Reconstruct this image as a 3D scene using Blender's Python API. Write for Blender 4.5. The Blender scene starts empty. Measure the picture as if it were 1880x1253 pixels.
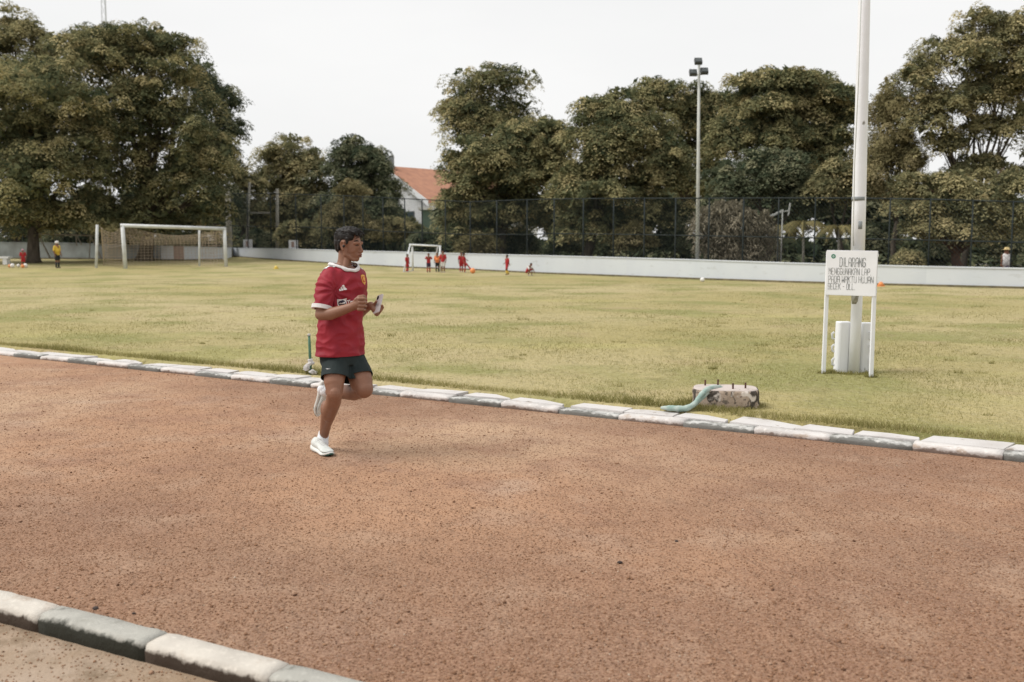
import bpy, bmesh, math, random
import numpy as np
from mathutils import Vector, Matrix
from mathutils.bvhtree import BVHTree
from mathutils import noise as mnoise
R = math.radians
random.seed(7)
SC = bpy.context.scene
COL = SC.collection

# ------------------------------------------------------------------ camera, sky, sun, exposure
CAM_H, PITCH, FPX = 1.53, 5.6, 1830.0
cam_d = bpy.data.cameras.new('camera')
cam = bpy.data.objects.new('camera', cam_d)
COL.objects.link(cam)
cam.location = (0, 0, CAM_H)
cam.rotation_euler = (R(90 - PITCH), 0, 0)
cam_d.sensor_width = 36
cam_d.lens = 36 * FPX / 1880
cam_d.clip_start, cam_d.clip_end = 0.1, 4000
cam_d.dof.use_dof = True
cam_d.dof.focus_distance = 7.3
cam_d.dof.aperture_fstop = 2.8
SC.camera = cam

SUN_EL, SUN_AZ = 52.0, -96.0           # azimuth from +Y, negative = to the left of the view
world = bpy.data.worlds.new('World'); SC.world = world
world.use_nodes = True
wn = world.node_tree; wn.nodes.clear()
sky = wn.nodes.new('ShaderNodeTexSky'); sky.sky_type = 'NISHITA'; sky.sun_disc = False
sky.sun_elevation = R(SUN_EL); sky.sun_rotation = R(SUN_AZ)
sky.dust_density = 3.0; sky.air_density = 1.0
wtc = wn.nodes.new('ShaderNodeTexCoord')
wmap = wn.nodes.new('ShaderNodeMapping'); wmap.inputs['Scale'].default_value = (1, 1, 3.2)
wno = wn.nodes.new('ShaderNodeTexNoise'); wno.inputs['Scale'].default_value = 1.6; wno.inputs['Detail'].default_value = 5
wrm = wn.nodes.new('ShaderNodeValToRGB')
wrm.color_ramp.elements[0].position = .3; wrm.color_ramp.elements[0].color = (8.7, 8.75, 8.75, 1)
wrm.color_ramp.elements[1].position = .7; wrm.color_ramp.elements[1].color = (9.9, 9.85, 9.75, 1)
wmx = wn.nodes.new('ShaderNodeMix'); wmx.data_type = 'RGBA'; wmx.inputs[0].default_value = .95
wbg = wn.nodes.new('ShaderNodeBackground'); wbg.inputs['Strength'].default_value = .1
wou = wn.nodes.new('ShaderNodeOutputWorld')
L = wn.links.new
L(wtc.outputs['Generated'], wmap.inputs[0]); L(wmap.outputs[0], wno.inputs['Vector'])
L(wno.outputs['Fac'], wrm.inputs[0]); L(sky.outputs[0], wmx.inputs[6]); L(wrm.outputs[0], wmx.inputs[7])
L(wmx.outputs[2], wbg.inputs[0]); L(wbg.outputs[0], wou.inputs[0])

sd = bpy.data.lights.new('sun', 'SUN'); sd.energy = 2.8; sd.angle = R(34); sd.color = (1, .97, .92)
sun = bpy.data.objects.new('sun', sd); COL.objects.link(sun)
_se, _sa = R(SUN_EL), R(SUN_AZ)
sdir = Vector((math.sin(_sa) * math.cos(_se), math.cos(_sa) * math.cos(_se), math.sin(_se)))
sun.rotation_euler = sdir.to_track_quat('Z', 'Y').to_euler()
SC.view_settings.view_transform = 'Standard'
SC.view_settings.look = 'None'
SC.view_settings.exposure = 0.0
SC.view_settings.gamma = 1
SC.view_settings.use_curve_mapping = False

# ------------------------------------------------------------------ helpers
_p = R(PITCH)
def ray(px, py):
    u, v = (px - 940) / FPX, (626.5 - py) / FPX
    return Vector((u, math.cos(_p) + v * math.sin(_p), -math.sin(_p) + v * math.cos(_p)))
def at(px, py, Y):
    d = ray(px, py)
    return Vector((0, 0, CAM_H)) + d * (Y / d.y)
def onz(px, py, z):
    d = ray(px, py); p = Vector((0, 0, CAM_H)) + d * ((z - CAM_H) / d.z); p.z = 0; return p
KA, KB = onz(0, 653, 0), onz(1880, 849.5, 0)
KD = (KB - KA).normalized()                      # direction of the far kerb
KN = Vector((KD.y * -1, KD.x, 0))                 # towards the field
K0 = KA.lerp(KB, -KA.x / (KB.x - KA.x))
def kn(x, y): return (Vector((x, y, 0)) - K0).dot(KN)
def ss(a, b, t):
    t = max(0., min(1., (t - a) / (b - a))); return t * t * (3 - 2 * t)
def tz(x, y):
    """ground height"""
    if kn(x, y) < .16: return 0.
    return .07 + .5 * ss(42, 82, y)
def gp(px, py):
    lo, hi = 2., 400.
    d = ray(px, py)
    for i in range(60):
        m = (lo + hi) / 2
        p = Vector((0, 0, CAM_H)) + d * (m / d.y)
        if p.z > tz(p.x, p.y): lo = m
        else: hi = m
    p.z = tz(p.x, p.y)
    return p

def nodes(m):
    m.use_nodes = True
    nt = m.node_tree
    return nt, nt.nodes['Principled BSDF']
def mat(name, c, rough=.8, c2=None, scale=8., bump=0., bscale=None, detail=6., metal=0., lo=.35, hi=.65, spec=.3, stretch=None, tex='OBJ'):
    m = bpy.data.materials.new(name); nt, b = nodes(m)
    b.inputs['Roughness'].default_value = rough
    b.inputs['Metallic'].default_value = metal
    b.inputs['Specular IOR Level'].default_value = spec
    b.inputs['Base Color'].default_value = (*c, 1)
    if c2 or bump:
        tc = nt.nodes.new('ShaderNodeTexCoord'); src = tc.outputs['Object']
        if stretch:
            mp = nt.nodes.new('ShaderNodeMapping'); mp.inputs['Scale'].default_value = stretch
            nt.links.new(src, mp.inputs[0]); src = mp.outputs[0]
    if c2:
        n = nt.nodes.new('ShaderNodeTexNoise'); n.inputs['Scale'].default_value = scale; n.inputs['Detail'].default_value = detail
        r = nt.nodes.new('ShaderNodeValToRGB')
        r.color_ramp.elements[0].position = lo; r.color_ramp.elements[0].color = (*c, 1)
        r.color_ramp.elements[1].position = hi; r.color_ramp.elements[1].color = (*c2, 1)
        nt.links.new(src, n.inputs['Vector']); nt.links.new(n.outputs['Fac'], r.inputs[0]); nt.links.new(r.outputs[0], b.inputs['Base Color'])
    if bump:
        n2 = nt.nodes.new('ShaderNodeTexNoise'); n2.inputs['Scale'].default_value = bscale or scale * 3; n2.inputs['Detail'].default_value = 5
        bp = nt.nodes.new('ShaderNodeBump'); bp.inputs['Strength'].default_value = 1; bp.inputs['Distance'].default_value = bump
        nt.links.new(src, n2.inputs['Vector']); nt.links.new(n2.outputs['Fac'], bp.inputs['Height']); nt.links.new(bp.outputs[0], b.inputs['Normal'])
    return m
def multi(name, layers, rough=.9, bumps=(), spec=.2):
    """layers: [(color)] then (color, scale, lo, hi, stretch); each later layer is mixed over by noise"""
    m = bpy.data.materials.new(name); nt, b = nodes(m)
    b.inputs['Roughness'].default_value = rough; b.inputs['Specular IOR Level'].default_value = spec
    tc0 = nt.nodes.new('ShaderNodeTexCoord'); oi = nt.nodes.new('ShaderNodeObjectInfo')
    tc = nt.nodes.new('ShaderNodeMapping'); of = nt.nodes.new('ShaderNodeVectorMath'); of.operation = 'SCALE'; of.inputs[0].default_value = (31, 17, 0)
    nt.links.new(oi.outputs['Random'], of.inputs['Scale']); nt.links.new(of.outputs[0], tc.inputs['Location']); nt.links.new(tc0.outputs['Object'], tc.inputs[0])
    class _T: outputs = {'Object': tc.outputs[0]}
    tc = _T
    prev = None
    for i, ly in enumerate(layers):
        if i == 0:
            rgb = nt.nodes.new('ShaderNodeRGB'); rgb.outputs[0].default_value = (*ly, 1); prev = rgb.outputs[0]; continue
        if isinstance(ly[0], tuple): ly = (*ly[0], *ly[1:])
        c, (sc, lo, hi) = ly[:3], ly[3:6]; st = ly[6] if len(ly) > 6 else (1, 1, 1)
        mp = nt.nodes.new('ShaderNodeMapping'); mp.inputs['Scale'].default_value = st; mp.inputs['Location'].default_value = (i * 7.3, i * 3.1, 0)
        n = nt.nodes.new('ShaderNodeTexNoise'); n.inputs['Scale'].default_value = sc; n.inputs['Detail'].default_value = 4
        r = nt.nodes.new('ShaderNodeMapRange'); r.inputs[1].default_value = lo; r.inputs[2].default_value = hi
        r.inputs[4].default_value = ly[7] if len(ly) > 7 else 1
        mx = nt.nodes.new('ShaderNodeMix'); mx.data_type = 'RGBA'; mx.inputs[7].default_value = (*c, 1)
        nt.links.new(tc.outputs['Object'], mp.inputs[0]); nt.links.new(mp.outputs[0], n.inputs['Vector'])
        nt.links.new(n.outputs['Fac'], r.inputs[0]); nt.links.new(r.outputs[0], mx.inputs[0]); nt.links.new(prev, mx.inputs[6])
        prev = mx.outputs[2]
    nt.links.new(prev, b.inputs['Base Color'])
    last = None
    for sc, dist in bumps:
        n = nt.nodes.new('ShaderNodeTexNoise'); n.inputs['Scale'].default_value = sc; n.inputs['Detail'].default_value = 3
        bp = nt.nodes.new('ShaderNodeBump'); bp.inputs['Distance'].default_value = dist
        nt.links.new(tc.outputs['Object'], n.inputs['Vector']); nt.links.new(n.outputs['Fac'], bp.inputs['Height'])
        if last: nt.links.new(last, bp.inputs['Normal'])
        last = bp.outputs[0]
    if last: nt.links.new(last, b.inputs['Normal'])
    return m
def tone_mat(name, cols, transl=.25, rough=.8):
    """colour from the per-face 'tone' attribute: leaves, blades, pebbles"""
    m = bpy.data.materials.new(name); m.use_nodes = True; nt = m.node_tree; nt.nodes.clear()
    a = nt.nodes.new('ShaderNodeAttribute'); a.attribute_name = 'tone'
    r = nt.nodes.new('ShaderNodeValToRGB'); cr = r.color_ramp
    while len(cr.elements) < len(cols): cr.elements.new(.5)
    for i, c in enumerate(cols):
        cr.elements[i].position = i / (len(cols) - 1); cr.elements[i].color = (*c, 1)
    d = nt.nodes.new('ShaderNodeBsdfDiffuse'); o = nt.nodes.new('ShaderNodeOutputMaterial')
    nt.links.new(a.outputs['Fac'], r.inputs[0]); nt.links.new(r.outputs[0], d.inputs[0])
    if transl:
        t = nt.nodes.new('ShaderNodeBsdfTranslucent'); mx = nt.nodes.new('ShaderNodeMixShader'); mx.inputs[0].default_value = transl
        nt.links.new(r.outputs[0], t.inputs[0]); nt.links.new(d.outputs[0], mx.inputs[1]); nt.links.new(t.outputs[0], mx.inputs[2])
        nt.links.new(mx.outputs[0], o.inputs[0])
    else: nt.links.new(d.outputs[0], o.inputs[0])
    return m

def tag(o, label=None, cat=None, group=None, kind=None):
    if label: o['label'] = label
    if cat: o['category'] = cat
    if group: o['group'] = group
    if kind: o['kind'] = kind
    return o
def link(name, me, m=None, parent=None, loc=None):
    o = bpy.data.objects.new(name, me); COL.objects.link(o)
    if m is not None and me is not None:
        me.materials.clear()
        me.materials.append(m)
    if parent: o.parent = parent
    if loc is not None: o.location = loc
    return o
class Thing:
    def __init__(s, name, label, cat, loc, group=None):
        s.loc = Vector(loc); s.o = bpy.data.objects.new(name, None); COL.objects.link(s.o); s.o.location = s.loc
        s.o.empty_display_size = .1
        tag(s.o, label, cat, group)
    def part(s, name, mb, m, parent=None, smooth=False):
        """mb: MB in world coordinates"""
        o = mb.build(name, m, parent or s.o, s.loc, smooth)
        return o
class MB:
    """collects shapes in world coordinates"""
    def __init__(s): s.v = []; s.f = []
    def add(s, vs, fs):
        n = len(s.v); s.v += [Vector(v) for v in vs]; s.f += [tuple(i + n for i in f) for f in fs]; return s
    def box(s, c, sx, sy, sz, rot=None):
        vs = [Vector((x * sx / 2, y * sy / 2, z * sz / 2)) for x in (-1, 1) for y in (-1, 1) for z in (-1, 1)]
        if rot is not None: vs = [rot @ v for v in vs]
        return s.add([Vector(c) + v for v in vs], [(0, 1, 3, 2), (4, 6, 7, 5), (0, 4, 5, 1), (2, 3, 7, 6), (0, 2, 6, 4), (1, 5, 7, 3)])
    def loft(s, rings):
        n = len(rings[0]); vs = [p for r in rings for p in r]; fs = []
        for i in range(len(rings) - 1):
            for j in range(n):
                k = (j + 1) % n
                fs.append((i * n + j, i * n + k, (i + 1) * n + k, (i + 1) * n + j))
        fs.append(tuple(range(n - 1, -1, -1))); fs.append(tuple((len(rings) - 1) * n + j for j in range(n)))
        return s.add(vs, fs)
    def tube(s, pts, rs, n=8, flat=None):
        pts = [Vector(p) for p in pts]
        if not hasattr(rs, '__len__'): rs = [rs] * len(pts)
        rings = []; a = None
        for i, p in enumerate(pts):
            t = (pts[min(i + 1, len(pts) - 1)] - pts[max(i - 1, 0)]).normalized()
            if a is None: a = t.orthogonal().normalized()
            a = (a - t * a.dot(t)).normalized(); b = t.cross(a)
            rings.append([p + (a * math.cos(2 * math.pi * k / n) + b * math.sin(2 * math.pi * k / n)) * rs[i] for k in range(n)])
        return s.loft(rings)
    def bar(s, a, b, w, d=None):
        """square bar from a to b"""
        a, b = Vector(a), Vector(b); d = d or w; t = (b - a).normalized()
        u = t.cross(Vector((0, 1, 0)) if abs(t.y) < .9 else Vector((1, 0, 0))).normalized(); v = t.cross(u)
        q = [u * w / 2 + v * d / 2, -u * w / 2 + v * d / 2, -u * w / 2 - v * d / 2, u * w / 2 - v * d / 2]
        return s.loft([[a + k for k in q], [b + k for k in q]])
    def ell(s, c, M, n=12, m=8):
        """M: three axis vectors (already scaled)"""
        c = Vector(c); vs = [c + M[2]]
        for i in range(1, m):
            ph = math.pi * i / m
            for j in range(n):
                th = 2 * math.pi * j / n
                vs.append(c + M[0] * math.sin(ph) * math.cos(th) + M[1] * math.sin(ph) * math.sin(th) + M[2] * math.cos(ph))
        vs.append(c - M[2]); fs = []
        for j in range(n): fs.append((0, 1 + j, 1 + (j + 1) % n))
        for i in range(m - 2):
            for j in range(n):
                a = 1 + i * n; fs.append((a + j, a + n + j, a + n + (j + 1) % n, a + (j + 1) % n))
        l = len(vs) - 1
        for j in range(n): fs.append((l, 1 + (m - 2) * n + (j + 1) % n, 1 + (m - 2) * n + j))
        return s.add(vs, fs)
    def ball(s, c, r, n=12, m=8): return s.ell(c, [Vector((r, 0, 0)), Vector((0, r, 0)), Vector((0, 0, r))], n, m)
    def cap(s, pts, rs, n=22):
        """limb: truncated cones with a ball at every joint"""
        if not hasattr(rs, '__len__'): rs = [rs] * len(pts)
        s.tube(pts, rs, n)
        for p, r in zip(pts, rs): s.ball(p, r, n, 12)
        return s
    def prism(s, poly, h):
        """poly: list of points (ccw seen from +h), h: extrusion vector"""
        h = Vector(h); n = len(poly); poly = [Vector(p) for p in poly]
        fs = [tuple(range(n - 1, -1, -1)), tuple(range(n, 2 * n))] + [(i, (i + 1) % n, (i + 1) % n + n, i + n) for i in range(n)]
        return s.add(poly + [p + h for p in poly], fs)
    def mesh(s, name, org=Vector((0, 0, 0))):
        me = bpy.data.meshes.new(name); me.from_pydata([v - org for v in s.v], [], s.f)
        bm = bmesh.new(); bm.from_mesh(me); bmesh.ops.recalc_face_normals(bm, faces=bm.faces[:]); bm.to_mesh(me); bm.free()
        return me
    def build(s, name, m, parent=None, org=Vector((0, 0, 0)), smooth=False):
        me = s.mesh(name, org)
        if smooth: me.shade_smooth()
        return link(name, me, m, parent)
def melt(mb, name, voxel, it=3, fac=.5, disp=None, cut=(), fold=None):
    """fuse overlapping shapes into one continuous skin"""
    me = mb.mesh(name); o = bpy.data.objects.new('tmp', me); COL.objects.link(o)
    r = o.modifiers.new('r', 'REMESH'); r.mode = 'VOXEL'; r.voxel_size = voxel; r.adaptivity = 0
    if it: s = o.modifiers.new('s', 'SMOOTH'); s.factor = fac; s.iterations = it
    for k, (size, strength, depth) in enumerate(disp or []):
        t = bpy.data.textures.new('t', 'CLOUDS'); t.noise_scale = size; t.noise_depth = depth
        d = o.modifiers.new('d%d' % k, 'DISPLACE'); d.texture = t; d.strength = strength; d.mid_level = .5; d.texture_coords = 'GLOBAL'
    dg = bpy.context.evaluated_depsgraph_get()
    out = bpy.data.meshes.new_from_object(o.evaluated_get(dg)); out.name = name
    bpy.data.objects.remove(o); bpy.data.meshes.remove(me)
    if fold:
        co = [v.co.copy() for v in out.vertices]; no = [v.normal.copy() for v in out.vertices]
        for i, v in enumerate(out.vertices): v.co = co[i] + no[i] * fold(co[i])
    if cut:
        bm = bmesh.new(); bm.from_mesh(out)
        for pt, nrm, test in cut:
            gm = [f for f in bm.faces if test(f.calc_center_median())]
            ge = list({e for f in gm for e in f.edges}); gv = list({w for f in gm for w in f.verts})
            bmesh.ops.bisect_plane(bm, geom=gv + ge + gm, plane_co=pt, plane_no=nrm, clear_outer=True)
        bm.to_mesh(out); bm.free()
    out.shade_smooth()
    return out
def put(me, name, m, parent, org):
    if org is not None: me.transform(Matrix.Translation(-Vector(org)))
    return link(name, me, m, parent)
def bulk(name, V, F, m, tone=None, parent=None, loc=None, k=None):
    """large numpy mesh, all faces with k corners"""
    me = bpy.data.meshes.new(name); nf = len(F); k = F.shape[1]
    me.vertices.add(len(V)); me.vertices.foreach_set('co', V.astype(np.float32).ravel())
    me.loops.add(nf * k); me.loops.foreach_set('vertex_index', F.astype(np.int32).ravel())
    me.polygons.add(nf); me.polygons.foreach_set('loop_start', np.arange(0, nf * k, k, dtype=np.int32))
    me.polygons.foreach_set('loop_total', np.full(nf, k, dtype=np.int32))
    if tone is not None:
        a = me.attributes.new('tone', 'FLOAT', 'FACE'); a.data.foreach_set('value', tone.astype(np.float32))
    me.update(calc_edges=True)
    return link(name, me, m, parent, loc)
# ------------------------------------------------------------------ materials
M = {}
M['clay'] = multi('red clay grit', [(.385, .220, .132), (.47, .315, .205, .35, .47, .66, (1, 1, 1)), (.47, .37, .30, .9, .58, .78, (1, 1.3, 1), .6),
    (.27, .145, .095, 1.6, .50, .68, (1, 1, 1), .6), (.22, .122, .078, .23, .44, .58, (1, 1, 1), .75), (.42, .29, .205, 2.6, .52, .72, (1, 1, 1), .45), (.20, .11, .07, 4.5, .55, .75, (1, 1.4, 1), .5), (.44, .285, .19, 70, .48, .66, (1, 1, 1), .6), (.12, .062, .038, 62, .55, .67, (1, 1, 1), .75),
    (.16, .09, .065, 17, .70, .80, (1, 1, 1), .5), (.56, .42, .32, 150, .58, .72, (1, 1, 1), .45)], .95, [(75, .009), (24, .012), (9, .022), (3.5, .05), (1.2, .08)])
M['dirt'] = multi('pale dirt', [(.30, .215, .145), (.37, .285, .215, 2.5, .45, .7), (.17, .12, .075, 7, .52, .75), (.36, .28, .21, 70, .55, .75), (.22, .16, .11, 60, .6, .78)], .95, [(60, .006), (9, .012)])
M['turf'] = multi('dry turf', [(.35, .295, .13), (.42, .35, .19, .11, .42, .62, (1, 1, 1)), (.24, .235, .085, .45, .48, .62, (1, 1, 1), .9), (.36, .27, .16, .8, .60, .74, (1, 1, 1), .7), (.41, .36, .15, .28, .56, .70, (.5, 1.6, 1), .8),
    (.20, .18, .075, 2.2, .58, .75, (1, 1, 1), .7), (.43, .38, .22, 14, .5, .7, (1, 1, 1), .5), (.20, .18, .07, 9, .58, .72, (1, 1, 1), .6)], .95, [(22, .03), (6, .05), (1.3, .12)])
M['soil'] = mat('dark soil', (.05, .038, .028), .95, (.12, .08, .055), 12, .01)
M['blade'] = tone_mat('grass blade', [(.16, .155, .055), (.28, .26, .095), (.38, .335, .15), (.48, .41, .23)], .45)
M['pebble'] = tone_mat('grit pebble', [(.12, .065, .042), (.24, .132, .08), (.31, .175, .105), (.38, .24, .16), (.52, .42, .33)], 0)
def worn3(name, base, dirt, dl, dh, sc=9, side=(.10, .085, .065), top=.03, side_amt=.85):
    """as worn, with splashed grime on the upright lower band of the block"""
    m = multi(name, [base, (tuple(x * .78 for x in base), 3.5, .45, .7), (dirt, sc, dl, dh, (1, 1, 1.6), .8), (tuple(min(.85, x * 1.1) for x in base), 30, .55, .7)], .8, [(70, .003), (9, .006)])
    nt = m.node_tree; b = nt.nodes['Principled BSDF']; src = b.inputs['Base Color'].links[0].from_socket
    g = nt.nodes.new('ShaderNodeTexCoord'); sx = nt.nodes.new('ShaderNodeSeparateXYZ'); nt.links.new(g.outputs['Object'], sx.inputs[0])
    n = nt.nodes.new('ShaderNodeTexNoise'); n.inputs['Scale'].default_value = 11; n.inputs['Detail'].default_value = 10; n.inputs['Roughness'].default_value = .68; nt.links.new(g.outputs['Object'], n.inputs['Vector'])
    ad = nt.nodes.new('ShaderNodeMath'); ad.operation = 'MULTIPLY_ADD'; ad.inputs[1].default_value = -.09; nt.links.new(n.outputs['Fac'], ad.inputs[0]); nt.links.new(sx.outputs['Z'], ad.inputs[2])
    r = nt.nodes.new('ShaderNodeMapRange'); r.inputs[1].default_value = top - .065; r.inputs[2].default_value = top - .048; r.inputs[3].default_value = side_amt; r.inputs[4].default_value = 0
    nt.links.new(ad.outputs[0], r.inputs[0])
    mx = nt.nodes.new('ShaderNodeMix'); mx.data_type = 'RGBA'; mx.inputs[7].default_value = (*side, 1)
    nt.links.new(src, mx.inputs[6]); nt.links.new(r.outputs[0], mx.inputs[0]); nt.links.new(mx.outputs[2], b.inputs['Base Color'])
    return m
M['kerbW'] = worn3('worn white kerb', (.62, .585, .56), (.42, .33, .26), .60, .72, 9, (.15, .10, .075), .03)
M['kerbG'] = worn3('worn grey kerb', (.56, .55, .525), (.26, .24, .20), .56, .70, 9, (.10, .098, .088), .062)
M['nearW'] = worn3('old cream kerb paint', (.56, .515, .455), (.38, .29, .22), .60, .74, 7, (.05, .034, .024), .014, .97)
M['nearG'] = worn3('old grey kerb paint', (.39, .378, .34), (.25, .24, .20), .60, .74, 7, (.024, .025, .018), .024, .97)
M['slab'] = multi('whitewashed slab', [(.58, .555, .54), (.50, .47, .45, 3, .45, .7), (.28, .23, .19, 10, .64, .74)], .85, [(60, .003), (6, .01)])
M['wall'] = multi('pale wall paint', [(.55, .58, .62), (.60, .63, .66, .4, .4, .6), (.38, .38, .36, 2.2, .62, .78, (1, 1, 3), .6)], .85)
M['wallbase'] = mat('mossy footing', (.11, .095, .06), .95, (.2, .17, .1), 4)
M['wallwhite'] = mat('white wall paint', (.62, .63, .64), .85, (.52, .52, .52), 1)
M['wallpink'] = mat('faded pink wall paint', (.45, .30, .25), .85, (.36, .27, .23), 2)
M['wallgrey'] = mat('grey wall paint', (.30, .33, .34), .85, (.20, .21, .21), 1.1)
M['white'] = multi('chipped white paint', [(.80, .81, .84), (.75, .76, .78, 2.5, .4, .65), (.22, .21, .18, 13, .70, .76, (1, 1, .4))], .55, [(20, .002)])
M['board'] = multi('white sign board', [(.76, .76, .78), (.69, .70, .71, 4, .4, .7)], .5)
M['ink'] = mat('faded black lettering', (.13, .14, .14), .7, (.50, .51, .51), 30, lo=.40, hi=.68)
M['green_ink'] = mat('green emblem', (.05, .2, .13), .7)
M['goal'] = mat('white goal paint', (.68, .70, .70), .5, (.55, .56, .55), 3)
M['oldgoal'] = mat('rusty old goal paint', (.30, .25, .20), .8, (.42, .39, .34), 3)
M['net'] = mat('tan net cord', (.46, .38, .30), .9)
M['netw'] = mat('pale net cord', (.55, .54, .50), .9)
M['fence'] = mat('dark green-grey fence paint', (.022, .028, .028), .85, (.04, .046, .046), 3, spec=.1)
M['wire'] = mat('fence wire', (.035, .045, .045), .9, spec=.05)
M['galv'] = mat('weathered grey-green pole paint', (.52, .53, .50), .6, (.44, .45, .42), 4)
M['concrete'] = mat('concrete pole', (.36, .34, .29), .9, (.27, .26, .22), 3, .004)
M['bark'] = mat('bark', (.055, .045, .035), .95, (.11, .09, .07), 5, .05, 9, stretch=(1, 1, .3))
M['redbark'] = mat('reddish bark', (.16, .09, .06), .95, (.08, .06, .05), 5, .03, 9, stretch=(1, 1, .3))
M['lamp'] = mat('floodlight glass', (.10, .11, .11), .2, metal=.3)
M['lamphousing'] = mat('dark floodlight housing', (.06, .065, .065), .5)
M['rooftile'] = mat('orange roof tiles', (.44, .22, .14), .9, (.36, .18, .12), 1.5, .05, 4)
M['housewall'] = mat('white house wall', (.80, .81, .82), .9, (.74, .74, .74), .5)
M['greenwall'] = mat('green shed wall', (.13, .19, .16), .9, (.16, .23, .19), 1)
M['teal'] = mat('teal sheet', (.18, .38, .36), .7, (.30, .50, .47), .4)
M['window'] = mat('dim window glass', (.06, .08, .09), .15)
M['hose'] = mat('faded green hose', (.24, .35, .31), .8, (.44, .50, .46), 14, .006)
M['block'] = multi('flaking painted concrete', [(.42, .335, .27), (.34, .265, .20, 6, .4, .6), (.045, .04, .035, 8, .52, .56, (1, 1, .6), .92), (.10, .085, .07, 26, .56, .62, (1, 1, 1), .8), (.66, .60, .54, 12, .58, .68)], .9, [(30, .006), (90, .003)])
M['blocktop'] = multi('pale concrete top', [(.52, .455, .42), (.42, .36, .32, 8, .5, .7), (.15, .13, .11, 10, .66, .72)], .9, [(60, .004)])
M['rust'] = mat('rusty bolt', (.06, .035, .028), .8, (.13, .06, .04), 30)
M['stake'] = mat('green stake', (.05, .13, .08), .6, (.08, .17, .11), 20)
M['rag'] = mat('dirty white rag', (.66, .64, .62), .95, (.40, .37, .35), 25, .01, 40)
M['orange'] = mat('orange plastic', (.75, .28, .10), .5)
M['ballwhite'] = mat('white ball', (.75, .74, .72), .5)
M['yellowcone'] = mat('yellow cone', (.75, .55, .10), .5)
M['stone'] = mat('dark pebble', (.06, .045, .04), .9)

# ------------------------------------------------------------------ ground: field, clay track, dirt path
def rng_rows(lst):
    return np.array(lst)
def sheet(name, svals, nfun, m, zf, kind='structure'):
    """grid in kerb coordinates: s along the kerb, n across it"""
    S = len(svals); rows = []
    V = []; F = []
    nv = nfun
    for n in nv:
        for s_ in svals:
            p = K0 + KD * s_ + KN * n
            V.append((p.x, p.y, zf(p.x, p.y)))
    for i in range(len(nv) - 1):
        for j in range(S - 1):
            a = i * S + j
            F.append((a, a + 1, a + S + 1, a + S))
    o = bulk(name, np.array(V), np.array(F), m)
    o.data.shade_smooth(); tag(o, kind=kind)
    return o
svals = [-1500, -500, -200, -120] + list(np.arange(-90, 91, 1.5)) + [120, 200, 500, 1500]
nvals = [.30, .36, .6, 1, 1.5, 2, 3, 4, 5, 6, 8] + list(np.arange(10, 110, 2.)) + [130, 180, 300, 700, 1800]
def fz(x, y):
    n = kn(x, y)
    return (tz(x, y) if n > .36 else -.02)
sheet('field', svals, nvals, M['turf'], fz)
# near kerb line: top back edge from measured points
NB = onz(0, 1082, .028); ND = (onz(633, 1240, .028) - NB).normalized(); NN = Vector((-ND.y, ND.x, 0))
def quad_sheet(name, a, b, c, d, z, m, nu=60, nv=20):
    V = []; F = []
    for i in range(nv + 1):
        for j in range(nu + 1):
            p = (a.lerp(b, j / nu)).lerp(d.lerp(c, j / nu), i / nv); V.append((p.x, p.y, z))
    for i in range(nv):
        for j in range(nu):
            q = i * (nu + 1) + j; F.append((q, q + 1, q + nu + 2, q + nu + 1))
    o = bulk(name, np.array(V), np.array(F), m); tag(o, kind='structure'); return o
XL = (NB - K0).dot(KN)
quad_sheet('running_track', NB - ND * 60 - NN * .02, NB + ND * 60 - NN * .02, K0 + KD * 60 + KN * .32, K0 - KD * 60 + KN * .32, 0., M['clay'])
quad_sheet('dirt_path', NB - ND * 200 - NN * 60, NB + ND * 200 - NN * 60, NB + ND * 200 - NN * .06, NB - ND * 200 - NN * .06, -.05, M['dirt'])

# ------------------------------------------------------------------ kerbs
def kerb_profile_stone(L_, w, zt, zb, rnd, seed, lump=.004, both=False):
    """stone lying along +X from 0 to L_, front face at y=0, back at y=w"""
    rs = random.Random(seed)
    prof = [(0.004, zb), (0, zt - rnd)]
    for k in range(1, 6):
        a = math.pi / 2 * k / 5; prof.append((rnd - rnd * math.cos(a), zt - rnd + rnd * math.sin(a)))
    if both:
        prof += [(w * .6, zt + .002), (w - .01, zt - .003), (w, zt - .012)]
    else: prof += [(w * .5, zt + .002), (w - .006, zt), (w, zt - .008)]
    prof += [(w, zb)]
    rings = []; nx = 11
    for i in range(nx + 1):
        x = L_ * i / nx; e = .0025 if i in (0, nx) else 0
        x = min(max(x, .001), L_ - .001)
        rings.append([Vector((x + rs.uniform(-.003, .003), y + (e if y < w * .5 else -e) + rs.uniform(-lump, lump), z - e + (rs.uniform(-lump, lump) if z > zb else 0))) for y, z in prof])
    mb = MB().loft(rings)
    me = mb.mesh('kerb_stone'); me.shade_smooth()
    return me
kth = Thing('far_kerb', 'long kerb of alternating white and grey blocks between red track and grass, backed by flat slabs', 'kerb', K0)
kang = math.atan2(KD.y, KD.x)
kvar = {}
for c in 'WG':
    for k in range(5):
        me = kerb_profile_stone(.603, .14, .052, -.04, .026, 10 + k + (50 if c == 'G' else 0), .0028); me.materials.append(M['kerb' + c]); kvar[c, k] = me
x741 = onz(741, 728, 0)
s0 = (x741 - K0).dot(KD)
rr = random.Random(3)
stone_i = 0
for i in range(-30, 22):
    c = 'W' if i % 2 == 0 else 'G'
    p = KD * (s0 + i * .605) + KN * rr.uniform(-.008, .008)
    o = bpy.data.objects.new('kerb_stone', kvar[c, rr.randrange(5)]); COL.objects.link(o); o.parent = kth.o
    o.location = p + Vector((0, 0, rr.uniform(-.012, .008))); o.rotation_euler = (rr.uniform(-.03, .03), rr.uniform(-.012, .012), kang + rr.uniform(-.02, .02))
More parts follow.
